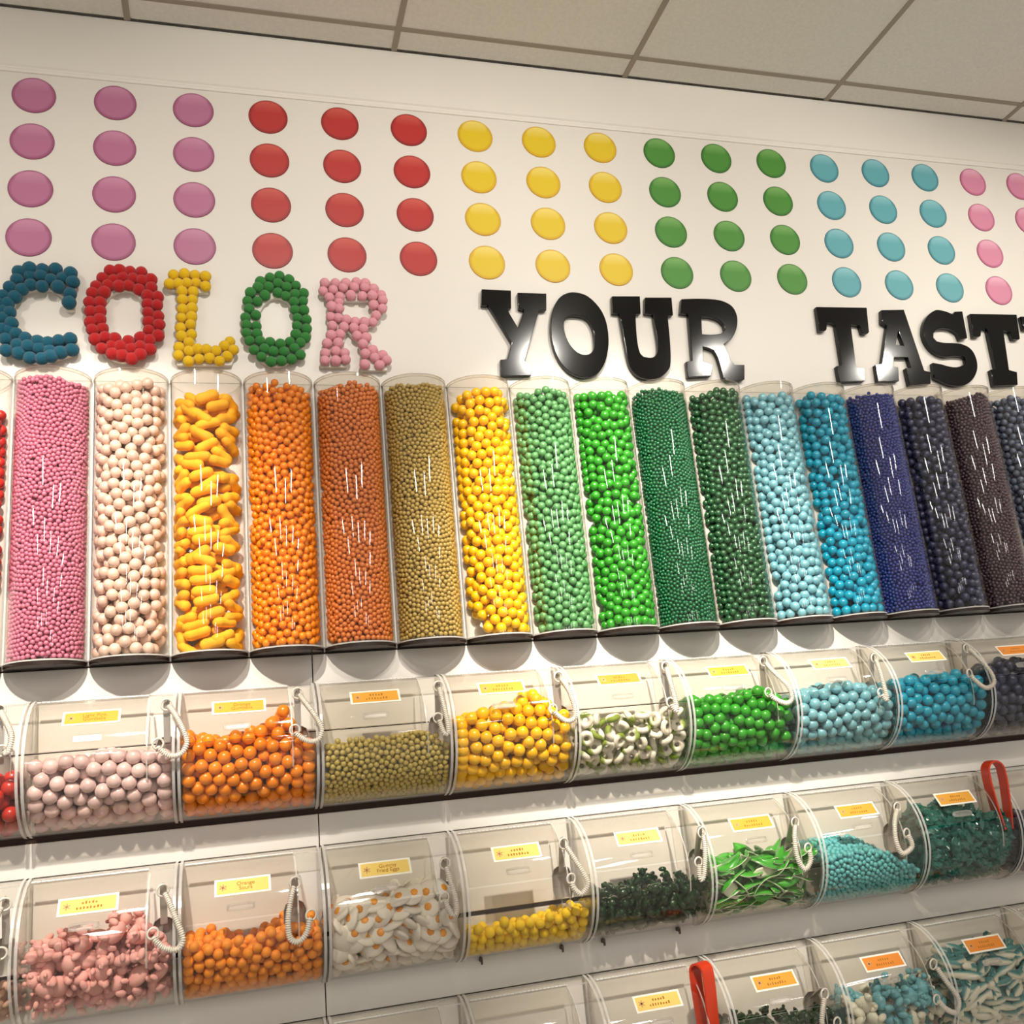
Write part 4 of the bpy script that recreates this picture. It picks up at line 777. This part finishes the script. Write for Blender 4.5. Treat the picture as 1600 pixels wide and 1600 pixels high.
x0, z0 = make_bin(1, -1, '', None, None, 'clear bin of tan gummies, middle row, cut by the left picture edge'); shapes_bin(x0, z0, 'tan_gummy', BEART, .105, [(0, .5), (1, .45)], 'tan gummies', 'tan gummy candy', mid)
x0, z0 = make_bin(1, 0, '', 'lemon', None, 'clear bin of pale pink gummies in the middle row'); shapes_bin(x0, z0, 'piglet_gummy', BEARP, .112, [(0, .84), (.45, .92), (.75, .98), (.85, .8), (1, .66)], 'pale pink gummies', 'matte pale pink gummy candy', mid)
x0, z0 = make_bin(1, 1, '', 'lemon', 'Orange\nSours', 'clear bin of orange sour balls in the middle row'); spheres_bin(x0, z0, 'sourorange', .056, [(0, .66), (.25, .68), (.45, .56), (.65, .68), (.85, .74), (1, .60)], 'orange sour balls', 'frosted orange sour ball', mid, back=0.25, nm='sour_ball')
x0, z0 = make_bin(1, 2, '', 'lemon', 'Gummy\nFried Eggs', 'clear bin of white fried-egg gummies in the middle row'); shapes_bin(x0, z0, 'fried_egg_candy', EGGS, .085, [(0, .84), (.5, .88), (.75, .98), (1, .80)], 'fried-egg gummies', 'white fried-egg gummy with orange yolk', mid, phi=0.75, flat='front')
x0, z0 = make_bin(1, 3, '', 'lemon', None, 'nearly empty clear bin of yellow sour balls in the middle row'); spheres_bin(x0, z0, 'lemon', .058, [(0, .36), (.5, .36), (.75, .42), (1, .48)], 'yellow sour balls', 'frosted yellow sour ball', mid, nm='sour_ball', back=0.1)
x0, z0 = make_bin(1, 4, '', 'lemon', None, 'clear bin of dark green glossy gummies in the middle row'); shapes_bin(x0, z0, 'dark_green_gummy', BEARG, .090, [(0, .56), (.5, .60), (1, .56)], 'dark green gummies', 'glossy dark green gummy candy', mid, back=0.3)
x0, z0 = make_bin(1, 5, '', 'amber', None, 'clear bin of leaf-like green and white gummies in the middle row'); shapes_bin(x0, z0, 'leaf_gummy', LEAVES, .085, [(0, .74), (.4, .80), (.7, .84), (1, .62)], 'green and white flat gummies', 'leaf-like flat green gummy with white underside', mid, phi=0.85, flat=0.6, back=0.15)
x0, z0 = make_bin(1, 6, '', 'amber', None, 'clear bin of small teal beads heaped to one side, middle row'); beads_bin(x0, z0, 'teal', .034, [(0, .72), (.3, .76), (.55, .72), (1, .34)], 'small teal beads in a middle-row bin', back=0.35)
x0, z0 = make_bin(1, 7, '', 'amber', None, 'clear bin of dark teal wrapped candies with red tongs, middle row'); shapes_bin(x0, z0, 'wrapped_candy', WRAPS, .085, [(0, 1.08), (.5, 1.12), (.75, 1.0), (1, .74)], 'dark teal wrapped candies', 'dark teal crinkled wrapped candy', mid, phi=0.8, flat=0.8)
x0, z0 = make_bin(1, 8, '', None, None, 'clear bin of navy gumballs, middle row, cut by the right picture edge'); spheres_bin(x0, z0, 'navy', .074, [(0, .9), (1, .8)], 'navy gumballs', 'navy gumball', mid)
low = 'its lowest-row bin'
for k, card, lab in ((1, None, 'clear empty-looking bin, lowest row, first corner seen from the left'), (2, None, 'clear empty bin in the lowest row below the fried-egg gummies'), (3, None, 'clear empty bin in the lowest row below the yellow sour balls'),
                     (4, 'lemon', 'clear bin with red tongs in the lowest row below the dark green gummies'), (5, 'amber', 'clear bin of dark gummies in the lowest row below the leaf-like gummies'), (6, 'orange', 'clear bin of blue and white gummies in the lowest row'),
                     (7, 'orange', 'clear bin of white and teal shark gummies in the lowest row'), (8, None, 'clear bin in the lowest row at the bottom right corner')):
    x0, z0 = make_bin(2, k, '', card, None, lab)
    if k == 5: shapes_bin(x0, z0, 'dark_green_gummy', BEARG, .095, [(0, .80), (.5, .72), (1, .6)], 'dark gummies', 'dark green gummy candy', low)
    if k == 6: shapes_bin(x0, z0, 'blue_gummy', BEARB, .115, [(0, .78), (.6, .86), (1, .9)], 'blue and cream gummies', 'blue or cream gummy candy', low)
    if k == 7: shapes_bin(x0, z0, 'shark_gummy', FISH, .095, [(0, 1.0), (.5, 1.14), (1, 1.0)], 'shark gummies', 'white and teal shark gummy', low, phi=0.9, flat=0.5)
    if k == 8: shapes_bin(x0, z0, 'shark_gummy', FISH, .095, [(0, .9), (1, .9)], 'shark gummies', 'white and teal shark gummy', 'the bin at the bottom right corner', phi=0.9)

# ------------------------------------------------------------------ scoops and their coiled tethers
def catmull(P, n=10):
    P = [Vector(p) for p in P]; Q = [P[0] * 2 - P[1]] + P + [P[-1] * 2 - P[-2]]; out = []
    for i in range(1, len(Q) - 2):
        for j in range(n):
            t = j / n; a, b, c, d = Q[i - 1], Q[i], Q[i + 1], Q[i + 2]
            out.append(0.5 * ((2 * b) + (c - a) * t + (2 * a - 5 * b + 4 * c - d) * t * t + (3 * b - a - 3 * c + d) * t ** 3))
    out.append(P[-1]); return out
def resample(P, step):
    out = [P[0]]; acc = 0.0
    for a, b in zip(P[:-1], P[1:]):
        L = (b - a).length; d = step - acc
        while d <= L: out.append(a.lerp(b, d / L)); d += step
        acc = (acc + L) % step
    return out
WHERE = {0: {-1: 'red gumballs at the left edge', 0: 'pale pink gumballs', 1: 'orange gumballs', 2: 'olive-gold beads', 3: 'yellow gumballs', 4: 'gummy rings', 5: 'green gumballs', 6: 'pale blue gumballs', 7: 'turquoise-blue gumballs'},
         1: {-1: 'tan gummies at the left edge', 0: 'pale pink gummies', 1: 'orange sour balls', 2: 'fried-egg gummies', 3: 'yellow sour balls', 4: 'dark green gummies', 5: 'leaf-like gummies', 6: 'small teal beads'},
         2: {5: 'dark gummies in the lowest row', 6: 'blue and white gummies in the lowest row'}}
for (row, k), pts in TETHERS.items():
    T0 = Vector(pts[0]); base = T0.copy(); zc = ROWTOP[row] - BH; where = WHERE[row][k]
    # scoop: flat steel handle leaning out of the side pocket, trough blade below
    root = empty('scoop', W(T0.x, -0.43, zc - 0.15))
    tag(root, f'steel scoop in the bin of {where}', 'scoop', 'steel scoops in the bins')
    o_ = Vector((T0.x, -0.43, zc - 0.15)); top = Vector((T0.x, T0.y + 0.02, T0.z + 0.055)) - o_; bot = Vector((0, 0.0, 0.30))
    d = (top - bot).normalized(); sx = Vector((1, 0, 0)); nn = d.cross(sx)
    m = MB(); rings = []
    for i, t in enumerate((0, .25, .5, .75, .93, 1.0)):
        c = bot.lerp(top, t); w = 0.036 if t < .9 else (0.032 if t < 1 else 0.018)
        rings.append([tuple(c + sx * a * w + nn * b * 0.007) for a, b in ((-1, -1), (1, -1), (1, 1), (-1, 1))])
    m.loft(rings, 0, True); m.build('handle', M_STEEL, root)
    m = MB(); kk = 12; ro = []; ri = []
    for i, (z, R) in enumerate(((0.36, 0.05), (0.33, 0.10), (0.26, 0.125), (0.08, 0.125), (0.0, 0.10))):
        q = [math.pi * j / kk for j in range(kk + 1)]
        ro.append([(R * math.cos(a), R * 0.7 * math.sin(a), z) for a in q] + [((R - .008) * math.cos(a), (R - .008) * 0.7 * math.sin(a), z) for a in reversed(q)])
    m.loft(ro, 0, True); m.build('blade', M_STEEL, root, smooth=40)
    m = MB(); m.torus((top.x, top.y - 0.014, top.z - 0.02), 0.024, 0.008, (1, 0, 0), 14, 6); m.build('hook_loop', M_STEEL, root, smooth=True)
    # tether: ring, ribbed coil, ring
    root = empty('tether', W(*T0)); tag(root, f'white coiled tether on the bin of {where}', 'tether', 'coiled scoop tethers')
    R = 0.060; view = (CAM - np.array(T0)); view = Vector(view).normalized(); axis = Vector((0.25, -1, -0.1))
    m = MB(); m.torus((0, -0.012, -0.01), R, 0.011, axis, 24, 8); m.build('ring', M_COIL, root, smooth=True)
    E0 = Vector(pts[-1]) - T0; m = MB(); m.torus((E0.x, E0.y - 0.012, E0.z), R * 0.92, 0.011, axis, 24, 8); m.build('ring', M_COIL, root, smooth=True)
    path = catmull([Vector(p) - T0 + Vector((0, -0.03, 0)) for p in pts], 12)
    path = resample(path, 0.0055); n0 = int((R * 0.9) / 0.0055); path = path[n0:-max(n0 // 2, 3)]
    rad = [0.029 + (0.0048 if i % 4 < 2 else -0.0048) for i in range(len(path))]; rad[0] = rad[-1] = 0.012
    m = MB(); m.tube(path, rad, 9); m.build('coil', M_COIL, root, smooth=50)

# ------------------------------------------------------------------ red tongs
def tongs(c, zl, zt, half, ang, width, label):
    m = MB(); a = Vector((math.cos(ang), math.sin(ang), 0)); b = Vector((-a.y, a.x, 0)); root = empty('tongs', W(c[0], c[1], zl))
    tag(root, label, 'tongs', 'red plastic tongs in the bins')
    H = zt - zl
    for sgn, nm in ((-1, 'arm'), (1, 'arm')):
        P = [(sgn * half * 0.45, 0), (sgn * half * 0.8, H * 0.35), (sgn * half, H * 0.7), (sgn * half * 0.98, H - half)] + [(sgn * half * math.cos(q), H - half + half * math.sin(q)) for q in (math.pi / 8, math.pi / 4, 3 * math.pi / 8, math.pi / 2)]
        P = [Vector((x, z, 0)) for x, z in P]; m = MB(); rings = []
        for i, p in enumerate(P):
            t = (P[min(i + 1, len(P) - 1)] - P[max(i - 1, 0)]).normalized(); nq = Vector((-t.y, t.x, 0))
            f = lambda s, w: tuple(a * (p.x + nq.x * s) + Vector((0, 0, p.y + nq.y * s)) + b * w)
            rings.append([f(-.012, -width / 2), f(.012, -width / 2), f(.012, width / 2), f(-.012, width / 2)])
        m.loft(rings, 0, True); m.build(nm, M_TONGS, root, smooth=50)
tongs((12.36, -0.56), -10.55, -9.66, 0.135, 0.02, 0.15, 'red plastic tongs standing in the bin of dark teal wrapped candies')
tongs((7.66, -0.52), -12.55, -11.58, 0.10, -1.15, 0.19, 'red plastic tongs standing in a lowest-row bin at the bottom edge')
